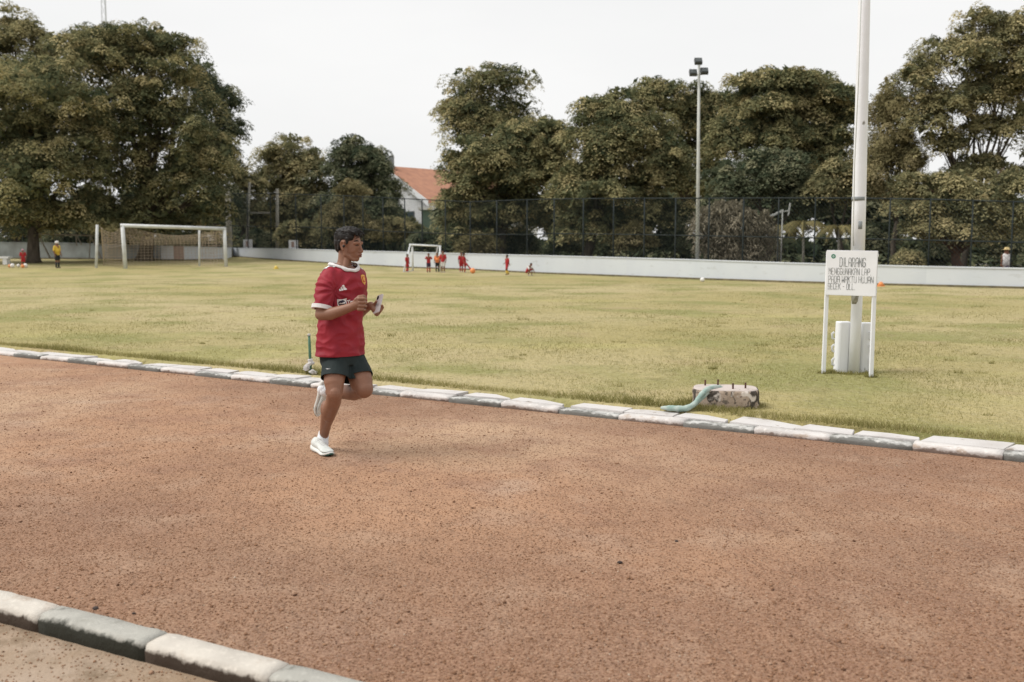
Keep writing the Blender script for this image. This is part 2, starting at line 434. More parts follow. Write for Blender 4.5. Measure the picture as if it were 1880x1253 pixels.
# the row of flat slabs behind
s_ = s0 - 18.3
while s_ < s0 + 13:
    ln = rr.uniform(.42, .66); w0, w1 = rr.uniform(.13, .29), rr.uniform(.10, .29)
    a = [(0, .143), (ln, .143), (ln + rr.uniform(-.06, .07), .152 + w1), (ln * rr.uniform(.3, .7), .152 + max(w0, w1) + rr.uniform(-.02, .03)), (rr.uniform(-.01, .07), .152 + w0)]
    if rr.random() < .3: a = [(0, .143), (ln, .143 + rr.uniform(0, .03)), (ln * .96, .152 + w1 * .45), (ln * .5, .152 + w0), (0.02, .152 + w0)]
    mb = MB(); mb.prism([Vector((x, y, 0)) for x, y in a], (0, 0, .05))
    me = mb.mesh('paving_slab')
    bm = bmesh.new(); bm.from_mesh(me); bmesh.ops.bevel(bm, geom=bm.edges[:], offset=.004, segments=2, affect='EDGES'); bm.to_mesh(me); bm.free()
    o = link('paving_slab', me, M['slab'], kth.o, KD * s_ + Vector((0, 0, .002 + rr.uniform(-.002, .006))))
    o.rotation_euler = (rr.uniform(-.02, .02), rr.uniform(-.02, .02), kang + rr.uniform(-.02, .02))
    s_ += ln + rr.choice([.008, .008, .01, .04, .09])
mb = MB(); mb.prism([K0 - KD * 60 + KN * .1 + Vector((0, 0, -.05)), K0 + KD * 60 + KN * .1 + Vector((0, 0, -.05)), K0 + KD * 60 + KN * .47 + Vector((0, 0, -.05)), K0 - KD * 60 + KN * .47 + Vector((0, 0, -.05))], (0, 0, .055))
tag(mb.build('soil_strip', M['soil']), kind='structure')

nth = Thing('near_kerb', 'weathered kerb of cream and grey blocks along the bottom edge of the red track', 'kerb', NB)
nang = math.atan2(ND.y, ND.x)
pj = onz(123, 1109, .028); sj = (pj - NB).dot(ND)
nv = {}
for c in 'WG':
    for k in range(3):
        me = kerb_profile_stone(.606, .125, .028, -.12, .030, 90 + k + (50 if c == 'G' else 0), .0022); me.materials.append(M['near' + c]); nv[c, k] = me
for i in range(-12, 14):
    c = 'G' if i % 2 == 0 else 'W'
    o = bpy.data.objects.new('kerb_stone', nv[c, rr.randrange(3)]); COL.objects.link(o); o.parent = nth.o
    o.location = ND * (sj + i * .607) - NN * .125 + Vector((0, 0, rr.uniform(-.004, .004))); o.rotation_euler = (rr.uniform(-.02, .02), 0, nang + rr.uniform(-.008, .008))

# ------------------------------------------------------------------ grit and grass
rs = np.random.RandomState(5)
def pebbles(name, n, fn, smin, smax, zb):
    P = fn(n); n = len(P)
    sz = rs.uniform(smin, smax, n) * (1 + (rs.rand(n) < .02) * 1.2)
    base = np.array([[1, 0, 0], [0, 1, 0], [-1, 0, 0], [0, -1, 0], [0, 0, .7], [0, 0, -.7]], float)
    F = np.array([[0, 1, 4], [1, 2, 4], [2, 3, 4], [3, 0, 4], [1, 0, 5], [2, 1, 5], [3, 2, 5], [0, 3, 5]])
    V = base[None] * (sz[:, None, None] * rs.uniform(.6, 1.3, (n, 6, 1)))
    a = rs.uniform(0, 6.28, n); ca, sa = np.cos(a)[:, None], np.sin(a)[:, None]
    X = V[..., 0] * ca - V[..., 1] * sa; Y = V[..., 0] * sa + V[..., 1] * ca
    V = np.stack([X + P[:, 0:1], Y + P[:, 1:2], V[..., 2] + zb + sz[:, None] * .25], -1).reshape(-1, 3)
    Fs = (F[None] + (np.arange(n) * 6)[:, None, None]).reshape(-1, 3)
    t = np.repeat(np.clip(rs.normal(.42, .2, n), 0, 1), 8)
    o = bulk(name, V, Fs, M['pebble'], t); tag(o, kind='stuff')
    return o
KNa = np.array([KN.x, KN.y]); NNa = np.array([NN.x, NN.y])
def in_track(n):
    y = 3.2 + 9.5 * rs.rand(n * 2) ** 1.35; x = (rs.rand(n * 2) * 2 - 1) * (.54 * y + .4)
    k = (x - K0.x) * KN.x + (y - K0.y) * KN.y; q = (x - NB.x) * NN.x + (y - NB.y) * NN.y
    s = (k < -.01) & (q > .01)
    return np.stack([x[s], y[s]], 1)[:n]
tag(pebbles('loose_grit', 90000, in_track, .0022, .0052, 0.), 'fine reddish grit scattered over the running track', 'grit')
def in_path(n):
    x = rs.uniform(-2.6, 0, n * 3); y = rs.uniform(3.0, 4.6, n * 3); q = (x - NB.x) * NN.x + (y - NB.y) * NN.y
    s = (q < -.135); return np.stack([x[s], y[s]], 1)[:n]
tag(pebbles('path_grit', 2500, in_path, .0015, .006, -.05), 'pale grit scattered on the dirt path in front of the near kerb', 'grit')

def blades(name, n, y0, y1, h0, h1, w0, w1, pw=1., sel=None, tn=(.5, .2), extra=None):
    y = y0 + (y1 - y0) * rs.rand(n) ** pw; x = (rs.rand(n) * 2 - 1) * (.54 * y + 1.5)
    if extra is not None: x, y = extra
    k = (x - K0.x) * KN.x + (y - K0.y) * KN.y
    s = k > .40
    if sel is not None: s &= sel(x, y, k)
    x, y, k = x[s], y[s], k[s]; n = len(x)
    z = np.array([tz(a, b) for a, b in zip(x, y)]) - .006
    h = rs.uniform(h0, h1, n); w = rs.uniform(w0, w1, n); a = rs.uniform(0, 6.28, n)
    patch = np.sin(x * 1.9 + 1.3 * np.sin(y * 1.1)) * np.sin(y * 1.4 + 1.7 * np.sin(x * .8))
    h = h * (1 + .35 * patch) * (1 + .6 * np.exp(-np.maximum(k - .4, 0) / .12))
    dx, dy = np.cos(a), np.sin(a); la = rs.uniform(0, 6.28, n); ll = h * rs.uniform(.2, 1.1, n)
    B = np.stack([x, y, z], 1)
    V = np.stack([B + np.stack([dx * w, dy * w, 0 * w], 1), B - np.stack([dx * w, dy * w, 0 * w], 1), B + np.stack([np.cos(la) * ll, np.sin(la) * ll, h], 1)], 1).reshape(-1, 3)
    F = np.arange(n * 3).reshape(n, 3)
    t = np.clip(rs.normal(tn[0], tn[1], n) - .16 * patch, 0, 1)
    return bulk(name, V, F, M['blade'], t)
o = blades('near_grass', 320000, 6.2, 22, .012, .034, .0016, .0034, 2.2, sel=lambda x, y, k: rs.rand(len(y)) < np.clip((22 - y) / 8, 0, 1)); tag(o, 'short dry grass blades growing behind the far kerb', 'grass', kind='stuff')
o = blades('mid_grass', 150000, 9, 40, .012, .030, .004, .009, 1.5, sel=lambda x, y, k: rs.rand(len(y)) < np.clip((y - 9) / 8, 0, 1) ** 1.5); tag(o, 'thin dry turf blades across the middle of the field', 'grass', kind='stuff')
# fringe of longer grass along the back of the slabs and round the posts and the block
q = rs.uniform(-20, 13, 26000); n_ = rs.uniform(.38, .62, 26000); ex = (K0.x + KD.x * q + KN.x * n_, K0.y + KD.y * q + KN.y * n_)
o = blades('kerb_fringe_grass', 0, 0, 1, .03, .065, .002, .004, extra=ex, tn=(.42, .25)); tag(o, 'ragged longer grass fringe along the back of the kerb slabs', 'grass', kind='stuff')

def tufts(name, pts, lab):
    xs, ys = [], []
    for x, y, r, n in pts:
        a = rs.uniform(0, 6.283, n); q = r * (1 + rs.normal(0, .16, n)); xs.append(x + np.cos(a) * q); ys.append(y + np.sin(a) * q * .8)
    o = blades(name, 0, 0, 1, .025, .06, .002, .0045, extra=(np.concatenate(xs), np.concatenate(ys)), tn=(.35, .22)); tag(o, lab, 'grass', kind='stuff')
_a, _b, _c, _d, _e = gp(1512, 686), gp(1599, 693), gp(1567, 687), gp(1331, 752), gp(571, 688)
tufts('post_tufts', [(_a.x, _a.y, .05, 160), (_b.x, _b.y, .05, 160), (_c.x, _c.y + .1, .22, 700), (_c.x - .1, _c.y + .1, .12, 300), (_d.x, _d.y + .2, .30, 1500), (_d.x, _d.y + .2, .34, 900), (_e.x, _e.y, .06, 200)], 'longer grass tufts left round the foot of the posts, stake and concrete block')
_r = np.random.RandomState(8); _q = []
for k_ in range(90):
    y_ = 8 + 18 * _r.rand() ** 1.4; _q.append(((_r.rand() * 2 - 1) * .5 * y_, y_, _r.uniform(.03, .10), int(_r.uniform(25, 70))))
tufts('weed_tufts', _q, 'scattered darker weedy tufts standing out of the dry turf')
# ------------------------------------------------------------------ boundary wall
WP = [(-260, 474, 444), (110, 476, 447), (296, 478, 453), (319, 478.3, 453.6), (338, 478.6, 454), (408, 477, 456), (425, 471.5, 456.8), (520, 478.5, 458),
      (640, 486, 461.5), (760, 492.5, 464.5), (860, 496, 467.5), (1000, 503, 471), (1150, 508.5, 475), (1280, 513.5, 479), (1440, 519, 484.5), (1560, 522.5, 488), (1700, 526, 491.5), (1880, 530.5, 495), (2100, 536, 499.5)]
wb = [gp(a, b) for a, b, c in WP]; wh = [at(a, c, g.y).z for (a, b, c), g in zip(WP, wb)]
wth = Thing('boundary_wall', 'long low pale painted wall running round the back of the field', 'wall', wb[8])
def wall_seg(i, j, m, name, t=.15):
    a, b = wb[i], wb[j]; d = (b - a); n = Vector((-d.y, d.x, 0)).normalized()
    if n.y < 0: n = -n
    dn = d.normalized() * .0
    mb = MB()
    A = [Vector((a.x, a.y, -.3)), Vector((b.x, b.y, -.3)), Vector((b.x, b.y, -.3)) + n * t, Vector((a.x, a.y, -.3)) + n * t]
    T = [Vector((a.x, a.y, wh[i])), Vector((b.x, b.y, wh[j])), Vector((b.x, b.y, wh[j])) + n * t, Vector((a.x, a.y, wh[i])) + n * t]
    mb.add(A + T, [(0, 1, 5, 4), (1, 2, 6, 5), (2, 3, 7, 6), (3, 0, 4, 7), (4, 5, 6, 7)])
    wth.part(name, mb, m)
    # coping with slight overhang
    mb = MB(); e = n * -.025
    C = [T[0] + e, T[1] + e, T[2] - e, T[3] - e]
    mb.add([c + Vector((0, 0, .002)) for c in C] + [c + Vector((0, 0, .05)) for c in C], [(0, 1, 5, 4), (1, 2, 6, 5), (2, 3, 7, 6), (3, 0, 4, 7), (4, 5, 6, 7), (0, 3, 2, 1)])
    wth.part('coping', mb, m)
    mb = MB(); f = n * -.06
    mb.bar(Vector((a.x, a.y, tz(a.x, a.y) + .02)) - n * .03, Vector((b.x, b.y, tz(b.x, b.y) + .02)) - n * .03, .1, .07)
    wth.part('footing', mb, M['wallbase'])
for i in range(len(WP) - 1):
    m = M['wall']; nm = 'wall_panel'
    if i == 2: m = M['wallwhite']
    if i == 3: m = M['wallpink']
    if i in (0, 1, 4): m = M['wallgrey'] if i != 4 else M['wall']
    wall_seg(i, i + 1, m, nm)

# ------------------------------------------------------------------ tall mesh fence behind the wall
FT = [(-60, 363), (110, 362), (300, 358), (425, 356), (520, 356.5), (640, 360), (760, 366), (860, 371), (1000, 366), (1150, 364.5), (1280, 364.5), (1440, 364), (1560, 364), (1700, 366), (1880, 371), (2100, 378)]
fth = Thing('mesh_fence', 'tall dark wire mesh fence with posts standing behind the low wall', 'fence', wb[9] + Vector((0, .5, 0)))
def interp(tab, x, k):
    for a, b in zip(tab, tab[1:]):
        if a[0] <= x <= b[0]:
            t = (x - a[0]) / (b[0] - a[0]); return a[k] + (b[k] - a[k]) * t
    return tab[-1][k] if x > tab[-1][0] else tab[0][k]
def wall_at(px):
    # point on the wall line seen at image column px, and its top
    for i in range(len(WP) - 1):
        if WP[i][0] <= px <= WP[i + 1][0]:
            t = (px - WP[i][0]) / (WP[i + 1][0] - WP[i][0]); a, b = wb[i], wb[i + 1]
            u = (px - 940) / FPX
            # intersect the view column with the segment
            k = (u * .995 * a.y - a.x) / ((b.x - a.x) - u * .995 * (b.y - a.y)); k = max(0, min(1, k))
            return a.lerp(b, k), wh[i] + (wh[i + 1] - wh[i]) * k
    return wb[-1], wh[-1]
FX = [-60, 8, 38, 92, 180, 232, 300, 360, 425, 452.5, 495, 541.5, 588, 630, 665, 702, 742, 774, 817, 863, 912, 968, 1018, 1072, 1128, 1185, 1243, 1305, 1369, 1434, 1502, 1572, 1641, 1716, 1795, 1870, 1960, 2060]
fp = []
for px in FX:
    g, h = wall_at(px); g = g + Vector((0, .45, 0)); top = at(px, interp(FT, px, 1), g.y).z
    mid = h + (top - h) * (.41 if px < 700 else .38 if px < 1000 else .40)
    fp.append((g, h, top, mid))
    fth.part('fence_post', MB().tube([g + Vector((0, 0, -.2)) , Vector((g.x, g.y, top + .03))], .034 if px < 1400 else .026, 8), M['fence'], smooth=True)
for (a, ha, ta, ma), (b, hb, tb, mb_) in zip(fp, fp[1:]):
    V = lambda p, z: Vector((p.x, p.y, z))
    fth.part('fence_rail', MB().tube([V(a, ta), V(b, tb)], .026, 6), M['fence'], smooth=True)
    fth.part('fence_rail', MB().tube([V(a, ma), V(b, mb_)], .024, 6), M['fence'], smooth=True)
    w = (b - a).length; H = min(ta - ha, tb - hb); sp = .16; wires = MB(); r = .0035
    d = (b - a) / w
    n = int((w + H) / sp)
    for k in range(n):
        o_ = k * sp
        for sgn in (0, 1):
            x0, z0 = (o_, 0) if o_ <= w else (w, o_ - w); x1, z1 = (0, o_) if o_ <= H else (o_ - H, H)
            if sgn: x0, x1 = w - x0, w - x1
            P0 = a + d * x0; P1 = a + d * x1; hz = lambda x: ha + (hb - ha) * x / w
            A = Vector((P0.x, P0.y, hz(x0) + z0)); B = Vector((P1.x, P1.y, hz(x1) + z1))
            if (A - B).length < .05: continue
            t = (B - A).normalized(); u = t.cross(Vector((0, 1, 0))).normalized() * r; q = Vector((0, -r, 0))
            wires.add([A - u + q * sgn, A + u + q * sgn, B + u + q * sgn, B - u + q * sgn], [(0, 1, 2, 3)])
    tag(fth.part('wire_mesh', wires, M['wire']), kind='stuff')

# ------------------------------------------------------------------ trees
FOL = {
 'rain': tone_mat('rain tree leaves', [(.055, .072, .042), (.15, .16, .085), (.33, .30, .15), (.52, .44, .235)], .3),
 'dark': tone_mat('dark leaves', [(.045, .062, .04), (.10, .12, .072), (.20, .21, .125), (.34, .325, .20)], .3),
 'olive': tone_mat('olive leaves', [(.08, .09, .05), (.20, .195, .105), (.36, .32, .165), (.52, .44, .24)], .3),
 'gold': tone_mat('yellowing leaves', [(.10, .095, .05), (.19, .17, .085), (.29, .25, .13), (.38, .32, .18)], .3),
 'dry': tone_mat('dry stems and leaves', [(.13, .115, .08), (.22, .195, .14), (.31, .275, .20), (.40, .35, .26)], .2),
}
def leaves(lobes, pads, lpp, pr, leaf, seed, droop=1.0, flat=.86, fill=.07, stretch=1.7, hang=0.):
    g = np.random.RandomState(seed); lobes = np.array(lobes, float); lobes[:, 3:6] *= 1.07
    big = lobes; sub_ = []
    for l in lobes:                                   # every bough carries its own smaller billows
        for _ in range(13):
            d = g.normal(size=3); d /= np.linalg.norm(d)
            if d[2] < -.4: d[2] *= -.5
            f = g.uniform(.30, .52); k = g.uniform(.62, .92)
            sub_.append([*(l[:3] + d * l[3:6] * k), *(l[3:6] * f * [1.2, 1.2, .66])])
        sub_.append([*l[:3], *(l[3:6] * .8)])
    lobes = np.array(sub_)
    area = (lobes[:, 3] * lobes[:, 5] + lobes[:, 3] * lobes[:, 4] + lobes[:, 4] * lobes[:, 5]); area /= area.sum()
    idx = g.choice(len(lobes), pads, p=area); Lb = lobes[idx]
    d = g.normal(size=(pads, 3)); d /= np.linalg.norm(d, axis=1)[:, None]
    low = d[:, 2] < -.55; d[low, 2] *= -.6; d /= np.linalg.norm(d, axis=1)[:, None]
    nz = 1 + .10 * np.sin(d[:, 0] * 7 + seed) * np.sin(d[:, 2] * 6 + seed * 2) + .07 * np.sin(d[:, 1] * 11 + idx) * np.sin(d[:, 0] * 13 + 2 * idx)
    rad = nz * (1 - np.abs(g.normal(0, .10, pads))) + (g.rand(pads) < .06) * .08
    c = Lb[:, :3] + d * Lb[:, 3:6] * rad[:, None]
    n = d * (1 - flat) + np.array([0, 0, 1.]) * flat; n += g.normal(0, .10, (pads, 3)); n /= np.linalg.norm(n, axis=1)[:, None]
    t1 = np.cross(n, [0, 1., 0.2]); t1 /= np.linalg.norm(t1, axis=1)[:, None]; t2 = np.cross(n, t1)
    pt = np.clip(g.normal(.50, .28, pads), 0, 1); ps = pr * g.uniform(.55, 1.35, pads)  # wide tone spread per pad: lit caps and shaded clumps put into leaf colour
    N = pads * lpp; I = np.repeat(np.arange(pads), lpp)
    rho = np.sqrt(g.rand(N)); th = g.uniform(0, 6.283, N)
    x = rho * np.cos(th) * ps[I]; y = rho * np.sin(th) * ps[I]
    P = c[I] + t1[I] * x[:, None] + t2[I] * y[:, None] - n[I] * (droop * rho ** 2 * ps[I])[:, None] + g.normal(0, .05, (N, 3)) * pr
    P[:, 2] -= hang * g.rand(N) * ps[I]
    ln = n[I] + (t1[I] * np.cos(th)[:, None] + t2[I] * np.sin(th)[:, None]) * (rho * droop * .9)[:, None] + g.normal(0, .22, (N, 3))
    tone = np.clip(pt[I] + g.normal(0, .10, N), 0, 1)
    nf = int(N * fill)
    if nf:
        j = g.choice(len(lobes), nf, p=area); dd = g.normal(size=(nf, 3)); dd /= np.linalg.norm(dd, axis=1)[:, None]
        P2 = lobes[j, :3] + dd * lobes[j, 3:6] * (g.rand(nf) ** .5 * .62)[:, None]
        P = np.vstack([P, P2]); ln = np.vstack([ln, g.normal(0, 1, (nf, 3))]); tone = np.concatenate([tone, np.clip(g.normal(.3, .15, nf), 0, 1)])
    sz = leaf * g.uniform(.6, 1.4, len(P)); sz[N:] *= 2.6
    ln /= np.linalg.norm(ln, axis=1)[:, None]
    r = g.normal(0, 1, (len(P), 3))
    if hang: r = r * .25 + np.array([0, 0, 1.])
    a = np.cross(ln, r); a /= np.linalg.norm(a, axis=1)[:, None] + 1e-9; b = np.cross(ln, a)
    if not hang: a, b = b, a
    b = b * (sz * .5)[:, None]; a = a * (sz * .5 / stretch)[:, None]
    if hang: pass
    V = np.stack([P + b * 1.2, P - b * .8 + a, P - b * .8 - a], 1).reshape(-1, 3); F = np.arange(len(V)).reshape(-1, 3)
    return V, F, tone
def px_lobes(lst, Y):
    out = []
    for l in lst:
        px, py, rx, ry = l[:4]; dy = l[4] if len(l) > 4 else 0; y = Y + dy
        c = at(px, py, y); s = y / FPX
        out.append((c.x, y, c.z, rx * s, max(rx, ry) * s * .9, ry * s))
    return out
def tree(label, base, Y, lobes, kind='rain', pads=1000, lpp=34, pr=.45, leaf=.17, seed=1, tr=.3, name='rain_tree', group='trees round the field', barkm='bark', trunk_to=None, fork=True, dbase=0, **kw):
    b = at(base[0], base[1], Y); b.z = tz(b.x, min(b.y, 80)) - .05
    th = Thing(name, label, 'tree' if 'shrub' not in name and 'bush' not in name else 'shrub', b, group)
    lb = px_lobes(lobes, Y)
    top = Vector((np.mean([l[0] for l in lb]), Y, np.mean([l[2] for l in lb])))
    V, F, t = leaves(lb, int(pads * .42), int(lpp * 3.7), pr * 1.42, leaf * .88, seed, **kw)
    V -= np.array(b)
    bulk('crown', V, F, FOL[kind], t, th.o)
    if tr > 0:
        g = random.Random(seed); mid = b.lerp(top, .42) + Vector((g.uniform(-.3, .3), 0, 0))
        th.part('trunk', MB().tube([b, b.lerp(mid, .15), b.lerp(mid, .6) + Vector((g.uniform(-.2, .2), 0, 0)), mid], [tr * 1.35, tr, tr * .8, tr * .65], 10), M[barkm], smooth=True)
        for l in (lb if fork else lb[:1]):
            e = Vector((l[0], l[1], l[2] + l[5] * .45)); m2 = mid.lerp(e, .5) + Vector((g.uniform(-.4, .4), g.uniform(-.4, .4), -.3))
            th.part('limb', MB().tube([mid - Vector((0, 0, .2)), m2, e], [tr * .5, tr * .32, tr * .08], 7), M[barkm], smooth=True)
            for k in range(3):
                e2 = Vector((l[0] + g.uniform(-.8, .8) * l[3], l[1] + g.uniform(-.6, .6) * l[4], l[2] + g.uniform(-.2, .8) * l[5]))
                th.part('branch', MB().tube([m2, m2.lerp(e2, .5) + Vector((0, 0, .3)), e2], [tr * .22, tr * .14, tr * .04], 5), M[barkm], smooth=True)
    return th
tree('layered rain tree at the far left, its trunk beside the old goal frame', (61, 476), 62,
     [(40, 185, 150, 80), (90, 250, 105, 90), (-30, 270, 120, 110), (70, 330, 110, 80, -1), (150, 300, 45, 90), (40, 400, 95, 45), (125, 395, 70, 50), (-20, 370, 90, 70)], 'rain', 2100, 36, .50, .17, 11, .42)
tree('huge domed rain tree directly behind the large goal', (266, 480), 66,
     [(205, 78, 90, 48), (285, 92, 62, 38), (260, 130, 120, 85), (310, 200, 95, 95), (230, 250, 110, 120), (340, 280, 75, 100), (300, 350, 105, 85), (365, 330, 60, 90), (240, 400, 80, 50), (395, 390, 36, 60), (170, 400, 60, 50), (310, 410, 80, 40)], 'rain', 2500, 36, .50, .17, 12, .5)
tree('tree whose top shows at the upper left corner above the layered crown', (30, 470), 84,
     [(25, 70, 62, 52), (90, 105, 40, 40), (-40, 90, 70, 60), (150, 110, 50, 40), (20, 160, 80, 60)], 'olive', 900, 30, .6, .22, 13, .4)
tree('darker tree leaning out behind the right side of the domed tree', (400, 470), 80,
     [(395, 190, 42, 55), (418, 240, 34, 48), (375, 160, 40, 45), (380, 300, 50, 80), (405, 380, 30, 60)], 'dark', 900, 30, .5, .2, 14, .3)
tree('small light green tree in the gap right of the domed tree', (440, 466), 88,
     [(432, 318, 26, 38), (455, 345, 26, 40), (425, 380, 25, 50), (468, 400, 26, 50)], 'olive', 420, 28, .5, .2, 15, .18)
tree('rounded tree left of the gap above the runner', (540, 470), 92,
     [(535, 290, 55, 42), (500, 330, 42, 50), (570, 330, 45, 55), (545, 375, 75, 60), (500, 410, 50, 45)], 'olive', 1100, 30, .55, .2, 16, .3)
tree('dark bushy tree left of the orange-roofed house', (655, 470), 90,
     [(655, 290, 48, 42), (625, 330, 45, 50), (690, 335, 38, 55), (660, 390, 75, 60), (712, 380, 26, 40)], 'dark', 1300, 30, .55, .2, 17, .3)
tree('small yellowish tree just left above the head of the runner', (645, 462), 78,
     [(643, 355, 26, 26), (640, 395, 42, 35), (668, 420, 35, 35), (612, 418, 28, 35)], 'gold', 520, 28, .4, .16, 18, .14)
tree('tall open crown with sky gaps rising over the middle of the tree line', (885, 480), 74,
     [(900, 155, 70, 42), (856, 195, 44, 42), (905, 235, 75, 35), (858, 220, 55, 48), (930, 205, 48, 45), (875, 245, 50, 40)], 'rain', 1000, 26, .5, .19, 19, .35, fill=.03)
tree('wide drooping rain tree right of the orange-roofed house', (910, 490), 58,
     [(985, 255, 60, 55), (915, 290, 76, 50), (876, 330, 56, 62), (960, 340, 95, 75), (848, 380, 48, 50), (1010, 300, 50, 60), (905, 400, 80, 45), (860, 425, 45, 25)], 'rain', 2200, 36, .45, .155, 20, .36)
tree('large domed rain tree left of the floodlight mast', (1068, 495), 54,
     [(1135, 210, 62, 48), (1165, 260, 75, 65), (1100, 270, 60, 70), (1140, 340, 95, 70), (1070, 350, 50, 60), (1205, 320, 50, 70), (1180, 400, 75, 45), (1090, 410, 60, 40)], 'rain', 2300, 36, .43, .15, 21, .34)
tree('tree showing behind the floodlight mast, over the domed tree', (1240, 490), 70,
     [(1205, 185, 55, 42), (1260, 200, 48, 45), (1250, 260, 60, 60), (1318, 195, 48, 42), (1300, 240, 45, 60), (1280, 330, 60, 70)], 'rain', 1200, 32, .5, .18, 22, .3)
tree('broad rain tree between the floodlight mast and the white pole', (1440, 500), 60,
     [(1440, 160, 75, 50), (1490, 185, 72, 62), (1390, 215, 68, 60), (1360, 260, 55, 60), (1450, 270, 90, 65), (1530, 230, 42, 75), (1500, 310, 65, 50)], 'rain', 2100, 34, .48, .17, 23, .4)
tree('dark grey-green tree under the broad crown beside the street lamp', (1400, 500), 50,
     [(1400, 310, 48, 40), (1440, 340, 60, 40), (1350, 340, 40, 45), (1450, 300, 40, 35), (1480, 370, 50, 30)], 'dark', 900, 30, .38, .14, 24, .2)
tree('yellowish low tree just left of the white pole', (1540, 500), 48,
     [(1540, 320, 38, 32), (1515, 345, 35, 25), (1580, 340, 40, 40)], 'olive', 520, 30, .36, .13, 25, .16)
tree('feathery golden tree just right of the white pole', (1640, 505), 46,
     [(1630, 225, 32, 80), (1612, 300, 30, 65), (1655, 300, 40, 70), (1635, 355, 30, 45), (1680, 150, 25, 35)], 'gold', 1100, 30, .34, .10, 26, .14, flat=.5, fill=.06)
tree('big tree filling the right edge with bare limbs showing through gaps', (1765, 505), 44,
     [(1830, 60, 70, 60), (1770, 110, 68, 55), (1735, 190, 55, 45), (1860, 140, 70, 90), (1930, 120, 90, 110), (1690, 140, 32, 40), (1850, 240, 60, 50), (1890, 330, 40, 60), (1700, 225, 36, 40), (1800, 175, 50, 40), (1735, 265, 34, 34), (1820, 300, 40, 32), (1770, 315, 40, 30), (1790, 235, 26, 24)], 'olive', 2200, 32, .36, .125, 27, .15, fill=.04, barkm='bark')
tree('low layered tree with drooping sprays left of the reddish trunk', (1770, 508), 41,
     [(1720, 335, 55, 26), (1700, 375, 48, 28), (1770, 370, 75, 32), (1830, 400, 60, 30), (1690, 410, 36, 22), (1760, 420, 75, 26), (1850, 340, 45, 40)], 'olive', 1250, 32, .36, .12, 28, .24, barkm='redbark', flat=.85)
# understory
g = random.Random(4)
US = [('low pale shrub behind the fence left of the runner', 555, 425, 42, 32, 76, 'olive'), ('dark shrub behind the fence beside the concrete pole', 480, 440, 35, 28, 84, 'dark'),
 ('loose shrub behind the small goal', 735, 415, 38, 32, 80, 'olive'), ('dark shrub between the small goal and the drooping tree', 790, 440, 38, 30, 70, 'dark'),
 ('brownish drooping shrub behind the kneeling group of children', 880, 440, 40, 30, 56, 'gold'), ('dark thicket behind the walking child', 945, 440, 40, 36, 60, 'dark'),
 ('yellow-tipped shrub under the domed tree', 1160, 430, 36, 30, 52, 'gold'), ('dark shrub left of the floodlight mast base', 1240, 430, 38, 45, 54, 'dark'),
 ('dark thicket under the domed tree', 1050, 440, 45, 36, 62, 'dark'), ('rounded speckled shrub right of the sign board', 1668, 470, 22, 20, 38.5, 'olive'),
 ('dark shrub right of the speckled one', 1715, 460, 30, 36, 46, 'dark'), ('dark shrub at the right end of the wall', 1850, 440, 42, 40, 44, 'dark'),
 ('dark shrub behind the sign board', 1610, 430, 36, 46, 47, 'dark'), ('dark shrub at the far left end of the wall', 15, 410, 46, 45, 84, 'dark'),
 ('dark shrub behind the old goal frame', 130, 425, 50, 36, 80, 'dark'), ('dark thicket seen through the large goal', 330, 440, 60, 34, 82, 'dark'), ('dark thicket behind the netting of the large goal', 215, 430, 45, 36, 84, 'dark')]
for k, (lab, x, y, rx, ry, Y, kd) in enumerate(US):
    tree(lab, (x, 480), Y, [(x, y, rx * .8, ry * .8), (x - rx * .5, y + ry * .35, rx * .6, ry * .65), (x + rx * .5, y + ry * .3, rx * .6, ry * .7)], kd, 260, 26, .30 * Y / 55, .12 * Y / 50, 60 + k, .08, 'shrub', 'shrubs behind the fence')
# dry hanging creeper by the lamp post
tree('grey-brown mass of dry hanging creeper behind the fence by the street lamp', (1345, 500), 45.5, [(1315, 400, 32, 30), (1355, 400, 40, 32), (1390, 420, 30, 36), (1330, 430, 40, 36), (1370, 455, 40, 24)], 'dry', 900, 22, .30, .22, 90, .1, 'dry_creeper_shrub', 'shrubs behind the fence', hang=1.6, stretch=5)
# far-off wood closing the view under the crowns
lb = []
for x in range(-150, 2150, 45):
    Y = 96 if 380 < x < 760 else 104 if x <= 380 else 74 if x < 1300 else 60
    lb += px_lobes([(x, 462, 34, 22, 0)], Y - 4); lb += px_lobes([(x, ((425 if 430 < x < 830 else 392) if not 735 < x < 830 else 445) + g.uniform(-12, 12), 34, g.uniform(38, 58) if not 735 < x < 830 else 16, g.uniform(-2, 3))], Y)
V, F, t = leaves(lb, 6000, 22, .85, .40, 77, fill=.3)
tag(bulk('distant_trees', V, F, FOL['dark'], t), 'dark mass of far foliage closing the view below the crowns', 'trees', kind='stuff')
# dark sheet added behind the wall: bare earth with shade put into its colour
V = []; F = []
for i, p in enumerate(wb):
    d = (wb[min(i + 1, len(wb) - 1)] - wb[max(i - 1, 0)]); n = Vector((-d.y, d.x, 0)).normalized(); n = n if n.y > 0 else -n
    for w in (.15, 12, 1400): q = p + n * w * (1 if w < 1 else 1) if w < 1 else Vector((p.x * (1 + w / p.y), p.y + w, 0)); V.append((q.x, q.y, tz(q.x, q.y) + .05))
for i in range(len(wb) - 1):
    for k in range(2): a = i * 3 + k; F.append((a, a + 3, a + 4, a + 1))
tag(bulk('shade_dark_earth', np.array(V), np.array(F), M['soil']), kind='structure')
